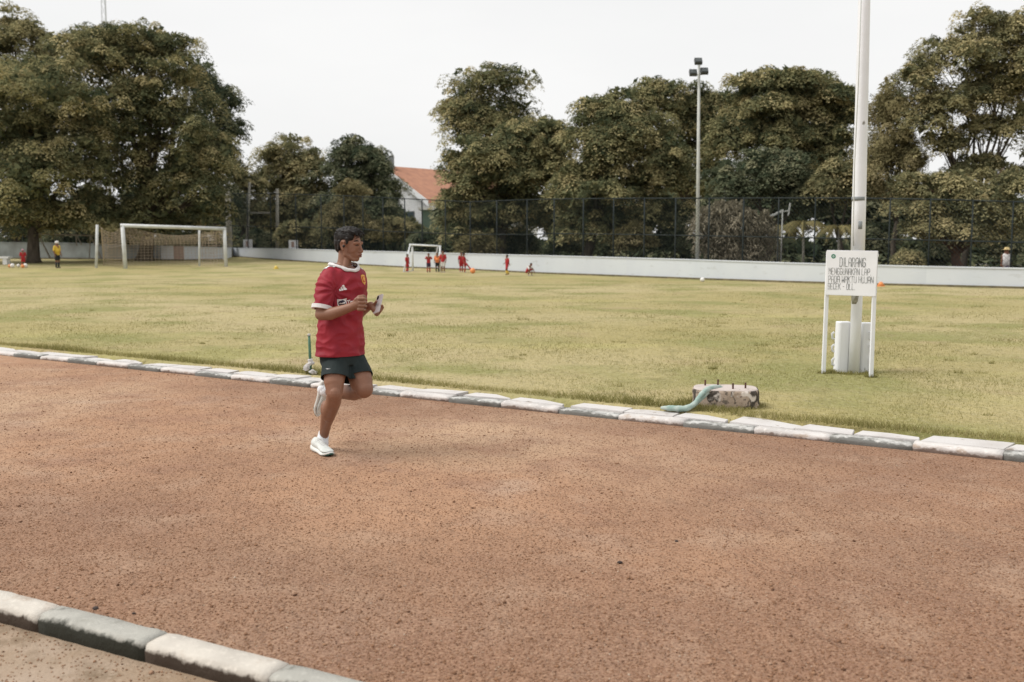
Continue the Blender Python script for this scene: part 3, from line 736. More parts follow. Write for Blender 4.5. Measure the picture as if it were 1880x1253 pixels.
# young palms with arching fronds
FOL['palm'] = mat('palm frond', (.13, .12, .045), .7, (.20, .16, .06), 3)
def palm(label, px, py, Y, seed, H=0):
    b = at(px, 490, Y); b.z = tz(b.x, b.y); top = at(px, py, Y); g = random.Random(seed)
    th = Thing('palm', label, 'palm', b, 'young palms behind the fence')
    th.part('trunk', MB().tube([b, top], [.07, .05], 8), M['concrete'], smooth=True)
    for k in range(11):
        a = 6.283 * k / 11 + g.uniform(-.2, .2); ln = g.uniform(1.0, 1.5); mb = MB(); pts = []
        for i in range(9):
            t = i / 8; pts.append(top + Vector((math.cos(a) * ln * t, math.sin(a) * ln * t * .8, .75 * t * ln - 1.15 * ln * t * t)))
        side = Vector((-math.sin(a), math.cos(a), 0))
        mb.tube(pts, [.016] * 8 + [.004], 4)
        for i in range(1, 9):
            for s in (-1, 1):
                for q in (0, .5):
                    p = pts[i - 1].lerp(pts[i], q); w = .34 * math.sin(math.pi * min(.97, (i + q) / 9.)); tip = p + side * s * w * .7 + (pts[i] - pts[i - 1]) * 1.2 - Vector((0, 0, w * .9))
                    e = (pts[i] - pts[i - 1]) * .28
                    mb.add([p - e, p + e, tip], [(0, 1, 2)])
        th.part('frond', mb, FOL['palm'])
palm('young palm with arching fronds between two fence posts left of the sign', 1475, 412, 47, 1)
palm('young palm with drooping tips nearest the sign board', 1540, 420, 46, 2)
palm('young palm beside the leaning grey lamp arm', 1428, 420, 48, 3)

# ------------------------------------------------------------------ buildings behind
ap = at(713, 309, 100); Lc = at(640, 372, 104); Ec = at(786, 368, 96)
rd = Vector((-(Ec.y - Lc.y), Ec.x - Lc.x, 0)).normalized(); 
if rd.y < 0: rd = -rd
hz = Thing('gabled_house', 'white gabled house with orange tiled roof behind the trees', 'house', (ap.x, ap.y, .5))
gd = (Ec - Lc); gd.z = 0; gl = gd.length; gd.normalize(); mid = (Lc + Ec) / 2; mid.z = 0; LEN = 16
eave = (Lc.z + Ec.z) / 2
def hp(u, w, z): return Vector((mid.x, mid.y, 0)) + gd * u + rd * w + Vector((0, 0, z))
hl = gl / 2
hz.part('wall', MB().prism([hp(-hl, 0, .3), hp(hl, 0, .3), hp(hl, 0, eave - .1), hp(0, 0, ap.z - .1), hp(-hl, 0, eave - .1)], rd * LEN), M['housewall'])
rf = None
for s in (1, -1):
    A = [hp(0, -.5, ap.z), hp(s * (hl + .5), -.5, eave - .35), hp(s * (hl + .5), LEN, eave - .35), hp(0, LEN, ap.z)]
    rf = hz.part('roof', MB().prism(A, (0, 0, .22)), M['rooftile'])
    hz.part('barge_board', MB().prism([hp(0, -.56, ap.z - .25), hp(s * (hl + .55), -.56, eave - .65), hp(s * (hl + .55), -.56, eave - .1), hp(0, -.56, ap.z + .28)], rd * .05), M['housewall'])
hz.part('chimney', MB().box(hp(.2, .5, ap.z + .4), .5, .5, 1.6), M['wallgrey'], parent=rf)
for u in (1.2, 3.4):
    w = hz.part('window', MB().box(hp(u, -.03, 4.1), 1.3, .06, 1.1, Matrix.Rotation(math.atan2(gd.y, gd.x), 3, 'Z')), M['wallgrey'])
    hz.part('pane', MB().box(hp(u, -.08, 4.1), 1.1, .05, .9, Matrix.Rotation(math.atan2(gd.y, gd.x), 3, 'Z')), M['window'], parent=w)
def block_building(name, label, px0, px1, ptop, Y, wallm, roofm, wins, depth=6, over=.3):
    a, b = at(px0, ptop, Y), at(px1, ptop, Y); w = b.x - a.x; c = Vector(((a.x + b.x) / 2, Y, .4))
    th = Thing(name, label, 'building', c)
    th.part('wall', MB().box((c.x, Y + depth / 2, a.z / 2), w, depth, a.z), wallm)
    th.part('roof', MB().box((c.x, Y + depth / 2, a.z + .12), w + over * 2, depth + over * 2, .22), roofm)
    for i in range(wins):
        x = a.x + w * (i + .5) / wins
        f = th.part('window', MB().box((x, Y - .03, a.z * .6), w / wins * .6, .08, a.z * .35), M['wallwhite'])
        th.part('pane', MB().box((x, Y - .08, a.z * .6), w / wins * .5, .05, a.z * .29), M['window'], parent=f)
    return th
block_building('shed', 'low green shed with a pale flat eave below the orange roof', 774, 812, 386, 90, M['greenwall'], M['housewall'], 0)
block_building('clubhouse', 'white building glimpsed through the trees right of the runner', 688, 742, 412, 112, M['housewall'], M['wallgrey'], 2)
block_building('pavilion', 'white pavilion glimpsed under the domed tree left of the mast', 1010, 1052, 436, 80, M['housewall'], M['wallgrey'], 2)
block_building('white_outbuilding', 'white outbuilding glimpsed at the right end of the wall', 1800, 1900, 448, 58, M['housewall'], M['wallwhite'], 5)
block_building('teal_kiosk', 'teal roofed kiosk behind the fence between two concrete poles', 460, 512, 372, 97, M['teal'], M['housewall'], 0, 3)
block_building('grey_outbuilding', 'pale outbuilding glimpsed behind the palms left of the sign', 1446, 1470, 458, 58, M['housewall'], M['wallgrey'], 2, 3)
for px, lab in ((447, 'small white notice box on the wall beside the concrete pole'), (531, 'small white notice box on the wall with a sloping side')):
    g_, h = wall_at(px); g_ = g_ + Vector((0, 1.2, 0)); s = g_.y / FPX
    th = Thing('notice_box', lab, 'notice box', g_)
    th.part('cabinet', MB().box((g_.x, g_.y, h + 8 * s), 15 * s, .3, 17 * s), M['housewall'])
    th.part('panel', MB().box((g_.x, g_.y - .17, h + 9 * s), 5 * s, .02, 10 * s), M['wallpink'])

M['pale'] = mat('pale galvanised lattice', (.55, .57, .58), .6)
# ------------------------------------------------------------------ poles, mast, lamps
def pole(name, label, px, pb, ptop, ptx, Y, r0, r1, m, cat='pole', group=None):
    b = at(px, pb, Y); b.z = tz(b.x, min(Y, 80)) - .1; t = at(ptx, ptop, Y); th = Thing(name, label, cat, b, group)
    th.part('shaft', MB().tube([b, t], [r0, r1], 12), m, smooth=True); th.top = t; return th
pole('concrete_pole', 'thick pale concrete pole just right of the large goal', 422, 472, 352, 418, 74, .24, .17, M['concrete'])
t = pole('utility_pole', 'thin pale pole with a crossarm left of the runner', 452, 460, 335, 458, 82, .13, .1, M['concrete'])
t.part('crossarm', MB().bar(at(456, 391, 82), at(495, 391, 82), .14), M['concrete'])
pole('concrete_post', 'plain grey post between the thin pole and the runner', 509, 460, 347, 509, 82, .16, .12, M['concrete'])
mg = gp(1280, 512); mY = mg.y
t = pole('floodlight_mast', 'tall slim floodlight mast with three lamps in front of the wall', 1280, 512, 116, 1283.5, mY, .085, .05, M['galv'], 'floodlight')
for x, y in ((1282, 113), (1272.5, 134), (1293, 131)):
    c = at(x, y, mY - .25); rot = Matrix.Rotation(R(-38), 3, 'X') @ Matrix.Rotation(R(0), 3, 'Z')
    f = t.part('lamp_housing', MB().box(c, .30, .14, .27, rot), M['lamphousing'])
    t.part('lamp_glass', MB().box(c + rot @ Vector((0, -.08, 0)), .24, .03, .20, rot), M['lamp'], parent=f)
t.part('crossarm', MB().bar(at(1270, 139, mY), at(1296, 136, mY), .05), M['galv'])
t.part('crossarm', MB().bar(at(1277, 118, mY), at(1288, 117, mY), .05), M['galv'])
for k in range(14):
    y = 480 - k * 17; c = at(1280.5 + (480 - y) * .008, y, mY); sx = .14 if k % 2 else -.14
    t.part('step_bolt', MB().tube([c, c + Vector((sx, -.02, .01))], .012, 5), M['galv'])
t.part('base_collar', MB().tube([mg + Vector((0, 0, -.02)), mg + Vector((0, 0, .10))], [.17, .13], 10), M['greenwall'], smooth=True)
t = pole('street_lamp', 'grey street lamp with one bent arm behind the fence right of the mast', 1330, 490, 293, 1332, 52, .07, .05, M['galv'], 'street lamp')
t.part('arm', MB().tube([at(1332, 318, 52), at(1338, 304, 52), at(1348, 298, 52)], .035, 6), M['galv'])
t.part('lamp_head', MB().box(at(1353, 297, 52), .42, .2, .1, Matrix.Rotation(R(-12), 3, 'Y')), M['galv'])
t = pole('leaning_lamp', 'small lamp with a long tilted grey head behind the fence left of the sign', 1433, 480, 385, 1437, 46.5, .04, .03, M['galv'], 'street lamp')
t.part('lamp_head', MB().bar(at(1409, 400, 46.4), at(1437, 387, 46.4), .09, .12), M['galv'])
t.part('bracket', MB().bar(at(1447, 396, 46.5), at(1451, 373, 46.5), .06), M['galv'])
t.part('bracket', MB().bar(at(1437, 389, 46.5), at(1447, 387, 46.5), .05), M['galv'])
for px, pt, w, lab in ((208, -30, 9, 'thin lattice radio mast poking above the domed tree'), (34, -30, 13, 'pale lattice radio mast above the upper left corner trees')):
    b = at(px, 470, 190); b.z = .4; H = at(px, pt, 190).z; s = 190 / FPX * w / 2; th = Thing('radio_mast', lab, 'mast', b, 'far radio masts')
    cs = [(-s, 0), (s, 0), (0, s * 1.6)]
    for x, y in cs: th.part('leg', MB().tube([b + Vector((x * 1.6, y * 1.6, 0)), Vector((b.x + x * .8, b.y + y * .8, H))], .07, 5), M['pale'])
    mb = MB(); n = 26
    for k in range(n):
        z0, z1 = H * k / n, H * (k + 1) / n; f0, f1 = 1.6 - .8 * k / n, 1.6 - .8 * (k + 1) / n
        for i in range(3):
            p, q = cs[i], cs[(i + 1) % 3]
            mb.bar((b.x + p[0] * f0, b.y + p[1] * f0, z0), (b.x + q[0] * f1, b.y + q[1] * f1, z1), .035)
    th.part('bracing', mb, M['pale'])
# ------------------------------------------------------------------ white pole and notice board
pb = gp(1567, 686.5); PY = pb.y + .06; pb = at(1567, 686.5, PY); pb.z = .07
wt = Thing('white_pole', 'tall white painted steel pole standing in the grass behind the notice board', 'pole', pb)
lo = [pb - Vector((0, 0, .1)), at(1573, 560, PY), at(1576, 455, PY)]
wt.part('lower_shaft', MB().tube(lo, [.062, .060, .058], 16), M['white'], smooth=True)
wt.part('upper_shaft', MB().tube([at(1574.5, 470, PY), at(1577, 380, PY), at(1587, 0, PY), at(1591, -170, PY)], [.076, .075, .062, .056], 18), M['white'], smooth=True)
wt.part('joint_collar', MB().tube([at(1574.6, 474, PY), at(1574.8, 463, PY)], [.081, .081], 18), M['white'], smooth=True)
wt.part('stain_band', MB().tube([at(1576.6, 369, PY), at(1576.8, 362, PY)], [.0768, .0768], 18), M['wallgrey'], smooth=True)
wt.part('stain_band', MB().tube([at(1578.2, 421, PY - .052), at(1578.6, 407, PY - .052)], [.03, .03], 12), M['wallgrey'], smooth=True)
cb = [at(1567, 452, PY - .085), at(1566.5, 430, PY - .10), at(1569, 300, PY - .095), at(1576, 150, PY - .09), at(1581, 0, PY - .085)]
wt.part('halyard', MB().tube(cb, .006, 6), M['kerbG'] if False else M['galv'], smooth=True)
def chan(cx, hw, side):
    b = gp(cx, 690); s = PY / FPX; c = Vector((at(cx, 690, PY + .105).x, PY + .105, b.z)); H = at(cx, 592 if side < 0 else 594, PY).z
    mb = MB(); w = hw * s
    pts = []
    for k in range(9):
        a = math.pi * k / 8; pts.append((-w * math.copysign(abs(math.cos(a)) ** .45, math.cos(a)), -.07 * math.sin(a) ** .45 if 0 < k < 8 else 0))
    ring = pts + [(w, .06), (-w, .06)]
    mb.loft([[Vector((c.x + x - side * .004, c.y + y, b.z - .05)) for x, y in ring], [Vector((c.x + x + (H - b.z) * .03, c.y + y, H - .01)) for x, y in ring], [Vector((c.x + x * .9 + (H - b.z) * .03, c.y + y * .9, H)) for x, y in ring]])
    o = wt.part('base_housing', mb, M['white'])
    for k, py in enumerate((618, 641, 666)):
        x = cx + side * hw
        q = MB().tube([at(x, py + 5, PY), at(x + side * 3.5, py + 4, PY), at(x + side * 3.8, py - 5, PY), at(x, py - 8, PY)], .013, 7)
        wt.part('hinge_lug', q, M['white'], parent=o, smooth=True)
chan(1543, 11.5, -1); chan(1585, 11, 1)

bl, br = gp(1511.5, 686), gp(1599, 693)
SY = (bl.y + br.y) / 2
st = Thing('notice_board', 'white notice board on two thin posts reading DILARANG, in front of the white pole', 'sign', (bl + br) / 2)
lY, rY = bl.y, br.y
TLp, TRp, BRp, BLp = at(1517.7, 459.5, lY - .03), at(1612, 461, rY - .03), at(1607.8, 545, rY - .03), at(1516, 542, lY - .03)
st.part('post', MB().bar(bl - Vector((0, 0, .1)), at(1521, 462, lY + .01), .038, .038), M['white'])
st.part('post', MB().bar(br - Vector((0, 0, .1)), at(1608, 463, rY + .01), .038, .038), M['white'])
bn = (TRp - TLp).cross(BLp - TLp).normalized()
if bn.y > 0: bn = -bn
mbd = MB().prism([TLp, TRp, BRp, BLp], -bn * .018)
me = mbd.mesh('board', st.loc); bm = bmesh.new(); bm.from_mesh(me); bmesh.ops.bevel(bm, geom=bm.edges[:], offset=.004, segments=2, affect='EDGES'); bm.to_mesh(me); bm.free()
bd = link('board', me, M['board'], st.o)
st.part('batten', MB().bar(TLp.lerp(BLp, .1) - bn * .028, TRp.lerp(BRp, .1) - bn * .028, .03, .02), M['white'])
st.part('batten', MB().bar(TLp.lerp(BLp, .9) - bn * .028, TRp.lerp(BRp, .9) - bn * .028, .03, .02), M['white'])
def bp_(u, v, e=.0015): return TLp.lerp(TRp, u).lerp(BLp.lerp(BRp, u), v) + bn * e
G = {'D': [[(0, 0), (0, 1), (.7, 1), (1, .85), (1, .15), (.7, 0), (0, 0)]], 'I': [[(.5, 0), (.5, 1)]], 'L': [[(0, 1), (0, 0), (.9, 0)]],
 'A': [[(0, 0), (0, .86), (.25, 1), (.75, 1), (1, .86), (1, 0)], [(0, .45), (1, .45)]], 'R': [[(0, 0), (0, 1), (.75, 1), (1, .86), (1, .6), (.75, .48), (0, .48)], [(.5, .48), (1, 0)]],
 'N': [[(0, 0), (0, 1), (1, 0), (1, 1)]], 'G': [[(1, .8), (.8, 1), (.2, 1), (0, .85), (0, .15), (.2, 0), (.8, 0), (1, .15), (1, .48), (.5, .48)]],
 'M': [[(0, 0), (0, 1), (.5, .5), (1, 1), (1, 0)]], 'E': [[(.9, 0), (0, 0), (0, 1), (.9, 1)], [(0, .5), (.7, .5)]], 'U': [[(0, 1), (0, .13), (.2, 0), (.8, 0), (1, .13), (1, 1)]],
 'K': [[(0, 0), (0, 1)], [(1, 1), (0, .45)], [(.25, .6), (1, 0)]], 'P': [[(0, 0), (0, 1), (.8, 1), (1, .86), (1, .6), (.8, .46), (0, .46)]], 'W': [[(0, 1), (0, 0), (.5, .5), (1, 0), (1, 1)]],
 'T': [[(0, 1), (1, 1)], [(.5, 1), (.5, 0)]], 'H': [[(0, 0), (0, 1)], [(1, 0), (1, 1)], [(0, .5), (1, .5)]], 'J': [[(1, 1), (1, .13), (.8, 0), (.2, 0), (0, .13)]],
 'B': [[(0, 0), (0, 1), (.75, 1), (1, .87), (1, .6), (.8, .5), (1, .4), (1, .13), (.75, 0), (0, 0)], [(0, .5), (.8, .5)]], 'C': [[(1, .85), (.8, 1), (.2, 1), (0, .85), (0, .15), (.2, 0), (.8, 0), (1, .15)]], '-': [[(.2, .5), (.7, .5)]], '.': [[(.2, 0), (.2, .06)]]}
def text_line(s, u0, u1, v0, v1, th, skip=()):
    n = sum(.55 if c in 'I ' else .4 if c == '.' else 1 for c in s); cw = (u1 - u0) / n; x = u0
    W = (TRp - TLp).length; Hh = (TLp - BLp).length; ex = th / W; ey = th / Hh
    for c in s:
        w = cw * (.55 if c in 'I ' else .4 if c == '.' else 1)
        if c != ' ':
            mb = MB(); k = 0
            gw = w * .70
            for pl in G[c]:
                for a, b in zip(pl, pl[1:]):
                    A = (x + a[0] * gw, v1 - a[1] * (v1 - v0)); B = (x + b[0] * gw, v1 - b[1] * (v1 - v0))
                    dx, dy = (B[0] - A[0]) * W, (B[1] - A[1]) * Hh; l = math.hypot(dx, dy); nx, ny = -dy / l, dx / l; tx, ty = dx / l, dy / l
                    e = .0012 + .0003 * k; k += 1; q = th / 2
                    mb.add([bp_(A[0] + (nx * q - tx * q) / W, A[1] + (ny * q - ty * q) / Hh, e), bp_(A[0] + (-nx * q - tx * q) / W, A[1] + (-ny * q - ty * q) / Hh, e),
                            bp_(B[0] + (-nx * q + tx * q) / W, B[1] + (-ny * q + ty * q) / Hh, e), bp_(B[0] + (nx * q + tx * q) / W, B[1] + (ny * q + ty * q) / Hh, e)], [(0, 1, 2, 3)])
            st.part('letter', mb, M['ink'], parent=bd)
        x += w
text_line('DILARANG', .27, .79, .165, .355, .0068)
text_line('MENGGUNAKAN LAP.', .055, .90, .395, .535, .0050)
text_line('PADA WAKTU HUJAN', .05, .955, .570, .710, .0050)
text_line('BECEK - DLL.', .045, .60, .735, .865, .0050)
def disc(u, v, r, m, e, n=20, r0=0, parent=None, nm='emblem'):
    W = (TRp - TLp).length; Hh = (TLp - BLp).length
    P = [bp_(u + r * math.cos(6.283 * k / n) / W, v + r * math.sin(6.283 * k / n) / Hh, e) for k in range(n)]
    mb = MB()
    if r0:
        Q = [bp_(u + r0 * math.cos(6.283 * k / n) / W, v + r0 * math.sin(6.283 * k / n) / Hh, e) for k in range(n)]
        mb.add(P + Q, [(k, (k + 1) % n, n + (k + 1) % n, n + k) for k in range(n)])
    else: mb.add(P, [tuple(range(n))])
    return st.part(nm, mb, m, parent=parent)
disc(.14, .135, .025, M['green_ink'], .0014, r0=.012, parent=bd)
W_ = (TRp - TLp).length
for a in range(5):
    t_ = 1.57 + a * 1.2566; st.part('emblem_ray', MB().add([bp_(.14 + .004 * math.cos(t_ + 1.5), .135 + .004 * math.sin(t_ + 1.5), .0018), bp_(.14 + .004 * math.cos(t_ - 1.5), .135 + .004 * math.sin(t_ - 1.5), .0018), bp_(.14 + .030 * math.cos(t_), .135 + .033 * math.sin(t_), .0018)], [(0, 1, 2)]), M['green_ink'], parent=bd)
wt.part('moss_stain', MB().tube([at(1571, 558, PY - .012), at(1571.4, 541, PY - .012)], [.044, .0525], 14), mat('moss stain', (.16, .15, .10), .95, (.42, .41, .36), 30), smooth=True)

# ------------------------------------------------------------------ concrete block, bolts, hose
cbk = gp(1331, 752); bY = cbk.y + .22
def bk(px, py, Y): return at(px, py, Y)
C = Vector((at(1331, 752, bY).x, bY, .05))
bt = Thing('concrete_block', 'low round-cornered concrete block with flaking dark and cream paint and four bolts', 'concrete block', C)
out = []
nn = 36
for k in range(nn):
    a = 6.283 * k / nn; ca, sa = math.cos(a), math.sin(a); e = 2 / 3.6
    out.append((.295 * math.copysign(abs(ca) ** e, ca), .20 * math.copysign(abs(sa) ** e, sa)))
rsx = random.Random(9); rot = Matrix.Rotation(R(-9), 3, 'Z'); rings = []
for z, s in ((-.06, 1.0), (.0, 1.01), (.05, 1.0), (.10, .995), (.155, .99), (.178, .975)):
    rings.append([C + rot @ Vector((x * s + rsx.uniform(-.004, .004), y * s + rsx.uniform(-.004, .004), z)) for x, y in out])
o = bt.part('body', MB().loft(rings), M['block'], smooth=False)
o.data.shade_smooth(); 
top = [[C + rot @ Vector((x * .955, y * .955, .178)) for x, y in out], [C + rot @ Vector((x * .93, y * .93, .185)) for x, y in out]]
bt.part('top_face', MB().loft(top), M['blocktop'])
for px, py, dy in ((1294.5, 711, .12), (1318, 707.5, .15), (1345.5, 716, -.10), (1368.5, 713.5, -.06)):
    p = at(px, py + 4, bY + dy); p.z = .05 + .178
    mb = MB().tube([p, p + Vector((0, 0, .058))], .0085, 8)
    b_ = bt.part('bolt', mb, M['rust'], smooth=False)
hz_ = Thing('hose', 'faded green flattened hose draped from the kerb slabs up over the concrete block', 'hose', at(1260, 755, bY))
base = [(1213, 758.5, -.25, .012), (1226, 753.5, -.27, .028), (1245, 753, -.30, .031), (1262, 750, -.32, .031), (1276, 742, -.30, .027), (1283, 731, -.28, .024), (1290, 722, -.24, .028), (1301, 714, -.13, .030), (1314, 711, -.03, .027), (1325, 712.5, .03, .021), (1329, 714, .05, .012)]
for off, nm in (((0, 0), 'hose_strand'), ((4.5, 3.2), 'hose_strand')):
    pts = []; rr_ = []
    n_ = len(base)
    for i in range(n_ * 4 - 3):
        j, t = divmod(i, 4); t /= 4; A = base[j]; B = base[min(j + 1, n_ - 1)]
        q = [A[k] + (B[k] - A[k]) * t for k in range(4)]
        p = at(q[0] + off[0] * (.5 + .5 * math.sin(i * .35)), q[1] + off[1] * (.5 + .5 * math.cos(i * .25)), bY + q[2] + (.03 if off[0] else 0))
        p.z = max(p.z, .09 if p.y < bY - .2 and q[0] < 1276 else p.z); pts.append(p); rr_.append(q[3] * .86 * (.8 if off[0] else 1) * (1 + .08 * math.sin(i * 1.7)))
    for _ in range(2): pts = [pts[0]] + [(pts[k - 1] + pts[k] * 2 + pts[k + 1]) / 4 for k in range(1, len(pts) - 1)] + [pts[-1]]
    hz_.part(nm, MB().tube(pts, rr_, 12), M['hose'], smooth=True)

# stake with rags
sb = gp(571, 688)
sk = Thing('garden_stake', 'thin green stake with a dirty white rag tied low, behind the runner', 'stake', sb)
sk.part('rod', MB().tube([sb - Vector((0, 0, .05)), at(569, 650, sb.y), at(567.5, 616, sb.y)], [.017, .016, .014], 8), M['stake'], smooth=True)
sk.part('cap', MB().tube([at(567.5, 617, sb.y), at(567.4, 613, sb.y)], [.018, .016], 8), M['galv'], smooth=True)
mb = MB(); q = random.Random(2)
for x, y, r in ((570, 662, .035), (573, 667, .03), (568, 668, .035), (563, 675, .04), (560, 679, .025), (571, 684, .03), (578, 685, .035), (575, 681, .025), (566, 671, .03)):
    mb.ell(at(x, y, sb.y - .02 + q.uniform(-.03, .03)), [Vector((r, 0, q.uniform(-.01, .01))), Vector((0, r * .7, 0)), Vector((q.uniform(-.01, .01), 0, r * q.uniform(.5, .9)))])
o = put(melt(mb, 'rag', .008, 1, disc and .5, [(.03, .02, 1)]), 'rag', M['rag'], sk.o, sk.loc)

# ------------------------------------------------------------------ goals
def goal_net(th, quads, m, sp, r, nm='net'):
    """quads: (A,B,C,D,sag) corner loops; cords strung both ways"""
    for A, B, Cc, D, sag in quads:
        wU = ((B - A).length + (Cc - D).length) / 2; hV = ((D - A).length + (Cc - B).length) / 2
        nu, nv_ = max(2, int(wU / sp)), max(2, int(hV / sp)); n = (B - A).cross(D - A).normalized(); mb = MB()
        def P(u, v): return A.lerp(B, u).lerp(D.lerp(Cc, u), v) + n * sag[0] * math.sin(math.pi * u) * math.sin(math.pi * v) - Vector((0, 0, sag[1] * math.sin(math.pi * u) * (1 - v) ** 1.5))
        for i in range(nu + 1):
            mb.tube([P(i / nu, k / 6) for k in range(7)], r, 3)
        for k in range(nv_ + 1):
            mb.tube([P(i / 10, k / nv_) for i in range(11)], r, 3)
        tag(th.part(nm, mb, m), kind='stuff')
A1, A2 = gp(230.5, 493.5), gp(414.5, 494); A1.y; 
ga = A1; gb = Vector((at(415, 494, A1.y * 1.045).x, A1.y * 1.045, 0)); gb.z = tz(gb.x, gb.y)
zt = at(228, 414.5, ga.y).z; ztb = at(412, 420.5, gb.y).z
gt = Thing('football_goal', 'large white football goal with sagging tan net at the left of the field', 'football goal', ga)
Ta, Tb = Vector((ga.x - .08, ga.y, zt)), Vector((at(412, 420, gb.y).x, gb.y, ztb))
gt.part('post', MB().tube([ga - Vector((0, 0, .1)), Ta], .105, 12), M['goal'], smooth=True)
gt.part('post', MB().tube([gb - Vector((0, 0, .1)), Tb], .095, 12), M['goal'], smooth=True)
gt.part('crossbar', MB().tube([Ta - (Tb - Ta).normalized() * .1, Tb + (Tb - Ta).normalized() * .08], .10, 12), M['goal'], smooth=True)
ba = gp(176.5, 492.5); Tba = at(178.5, 413, ba.y); bb = Vector((at(366, 493.5, gb.y + .8).x, gb.y + .8, 0)); bb.z = tz(bb.x, bb.y); Tbb = at(366, 423, bb.y)
gt.part('rear_post', MB().tube([ba - Vector((0, 0, .1)), Tba], .075, 10), M['goal'], smooth=True)
gt.part('rear_post', MB().tube([bb - Vector((0, 0, .1)), Tbb], .06, 10), M['goal'], smooth=True)
nb1, nb2 = gp(191, 488), Vector((at(400, 488, bb.y + 1.6).x, bb.y + 1.6, .3))
Tn1 = at(186, 419, ba.y + .6)
goal_net(gt, [(Ta, Tn1, nb1, ga, (.1, .35)), (Ta, Tb, at(408, 447, bb.y + 1.5), at(240, 450, ga.y + 2.2), (.0, .45)), (at(192, 425, ba.y + 1.5), at(395, 432, bb.y + 2.0), nb2, nb1, (.2, .3)), (Tbb, Tb, gb, bb, (.05, .2))], M['net'], .20, .0075)
gt.part('net_stake', MB().tube([nb1, Tn1], .03, 6), M['net'])
# old goal frame in front of the far left wall
oY = 64
og = Thing('old_goal_frame', 'bare rusty old goal frame with slanting stays by the wall, left of the large goal', 'goal frame', at(125, 474, oY))
for a, b, w in (((70, 430), (172, 433), .1), ((70, 430), (92, 474), .1), ((166, 433), (186, 474), .1), ((140, 431), (150, 450), .07), ((139, 432), (141, 452), .07), ((92, 474), (186, 475), .07), ((166, 433), (164, 474), .08), ((71, 430), (79, 448), .06)):
    og.part('bar', MB().tube([at(*a, oY), at(*b, oY)], w / 2, 8), M['oldgoal'], smooth=True)
# small goal
s1, s2 = gp(758, 497.5), gp(807.5, 499)
sg = Thing('small_goal', 'small white training goal beside the far wall, children standing in front', 'football goal', s1)
t1, t2 = at(757, 450, s1.y), at(808, 452.5, s2.y)
r1, r2 = gp(741, 500), gp(802, 498)
for a, b, r in ((s1, t1, .05), (s2, t2, .05)): sg.part('post', MB().tube([a, b], r, 10), M['goal'], smooth=True)
sg.part('crossbar', MB().tube([at(752, 449.5, s1.y), t2 + Vector((.04, 0, 0))], .045, 10), M['goal'], smooth=True)
sg.part('stay', MB().tube([at(753, 450, s1.y - .2), r1], .04, 8), M['goal'], smooth=True)
sg.part('stay', MB().tube([at(804, 452, s2.y + .3), at(798, 480, s2.y + .8)], .035, 8), M['goal'], smooth=True)
sg.part('ground_bar', MB().tube([r1, s1], .03, 8), M['goal'], smooth=True)

# balls, cones, odds and ends
def ballt(px, py, r, m, lab, cat='ball', name='football', group=None):
    p = gp(px, py); th = tag(MB().ball((0, 0, 0), r, 16, 10).build(name, m, smooth=True), lab, cat, group); th.location = p + Vector((0, 0, r)); return th
ballt(868, 502.5, .13, M['orange'], 'orange ball at the outstretched foot of the kicking child')
ballt(23, 492, .12, M['ballwhite'], 'white ball on the grass left of the red child at the far left'); ballt(18, 491.5, .09, M['orange'], 'small orange ball touching the white ball at the far left')
ballt(34, 491, .09, M['ballwhite'], 'small white ball between the red child and the other white ball'); ballt(47, 492, .12, M['ballwhite'], 'white ball at the feet of the red child')
ballt(42, 492.5, .10, M['orange'], 'orange ball beside the feet of the red child at the far left')
ballt(1289.5, 518, .085, M['ballwhite'], 'white ball just right of the base of the floodlight mast')
def cone(px, py, r, h, m, lab):
    p = gp(px, py); th = Thing('marker_cone', lab, 'cone', p, 'training cones')
    th.part('base', MB().tube([p, p + Vector((0, 0, .02))], [r * 1.15, r * 1.1], 14), m)
    th.part('body', MB().tube([p + Vector((0, 0, .02)), p + Vector((0, 0, h))], [r, r * .35], 14), m, smooth=True)
cone(1617, 526, .13, .15, M['orange'], 'low orange marker cone by the wall right of the notice board')
cone(507, 494, .12, .16, M['yellowcone'], 'yellow marker cone on the far grass left of the runner')
bx = gp(6, 486); th = Thing('white_bench', 'low white concrete bench at the left edge of the field', 'bench', bx)
th.part('seat', MB().box((bx.x - .3, bx.y, bx.z + .42), 1.5, .5, .12), M['housewall']); th.part('leg', MB().box((bx.x - .8, bx.y, bx.z + .18), .25, .42, .36), M['housewall']); th.part('leg', MB().box((bx.x + .2, bx.y, bx.z + .18), .25, .42, .36), M['housewall'])
# dark pebbles on the near kerb and track
for k, (px, py, r, lab) in enumerate(((176, 1132, .010, 'dark pebble on the grey near kerb block'), (1138, 1035, .011, 'dark round pebble alone in the middle of the track'), (1242, 995, .007, 'smaller dark pebble above right of the middle one'), (246, 1128, .007, 'dark pebble on the track just behind the grey near kerb block'))):
    p = gp(px, py)
    if k == 0: p = at(px, py, p.y * 1.0)
    g_ = random.Random(k); th = MB().ell((0, 0, 0), [Vector((r * 1.3, 0, 0)), Vector((0, r, g_.uniform(-.003, .003))), Vector((0, 0, r * .7))], 9, 6).build('pebble', M['stone'], smooth=True)
    th.location = p + Vector((0, 0, r * .5 + (.03 if k == 0 else 0))); tag(th, lab, 'pebble')
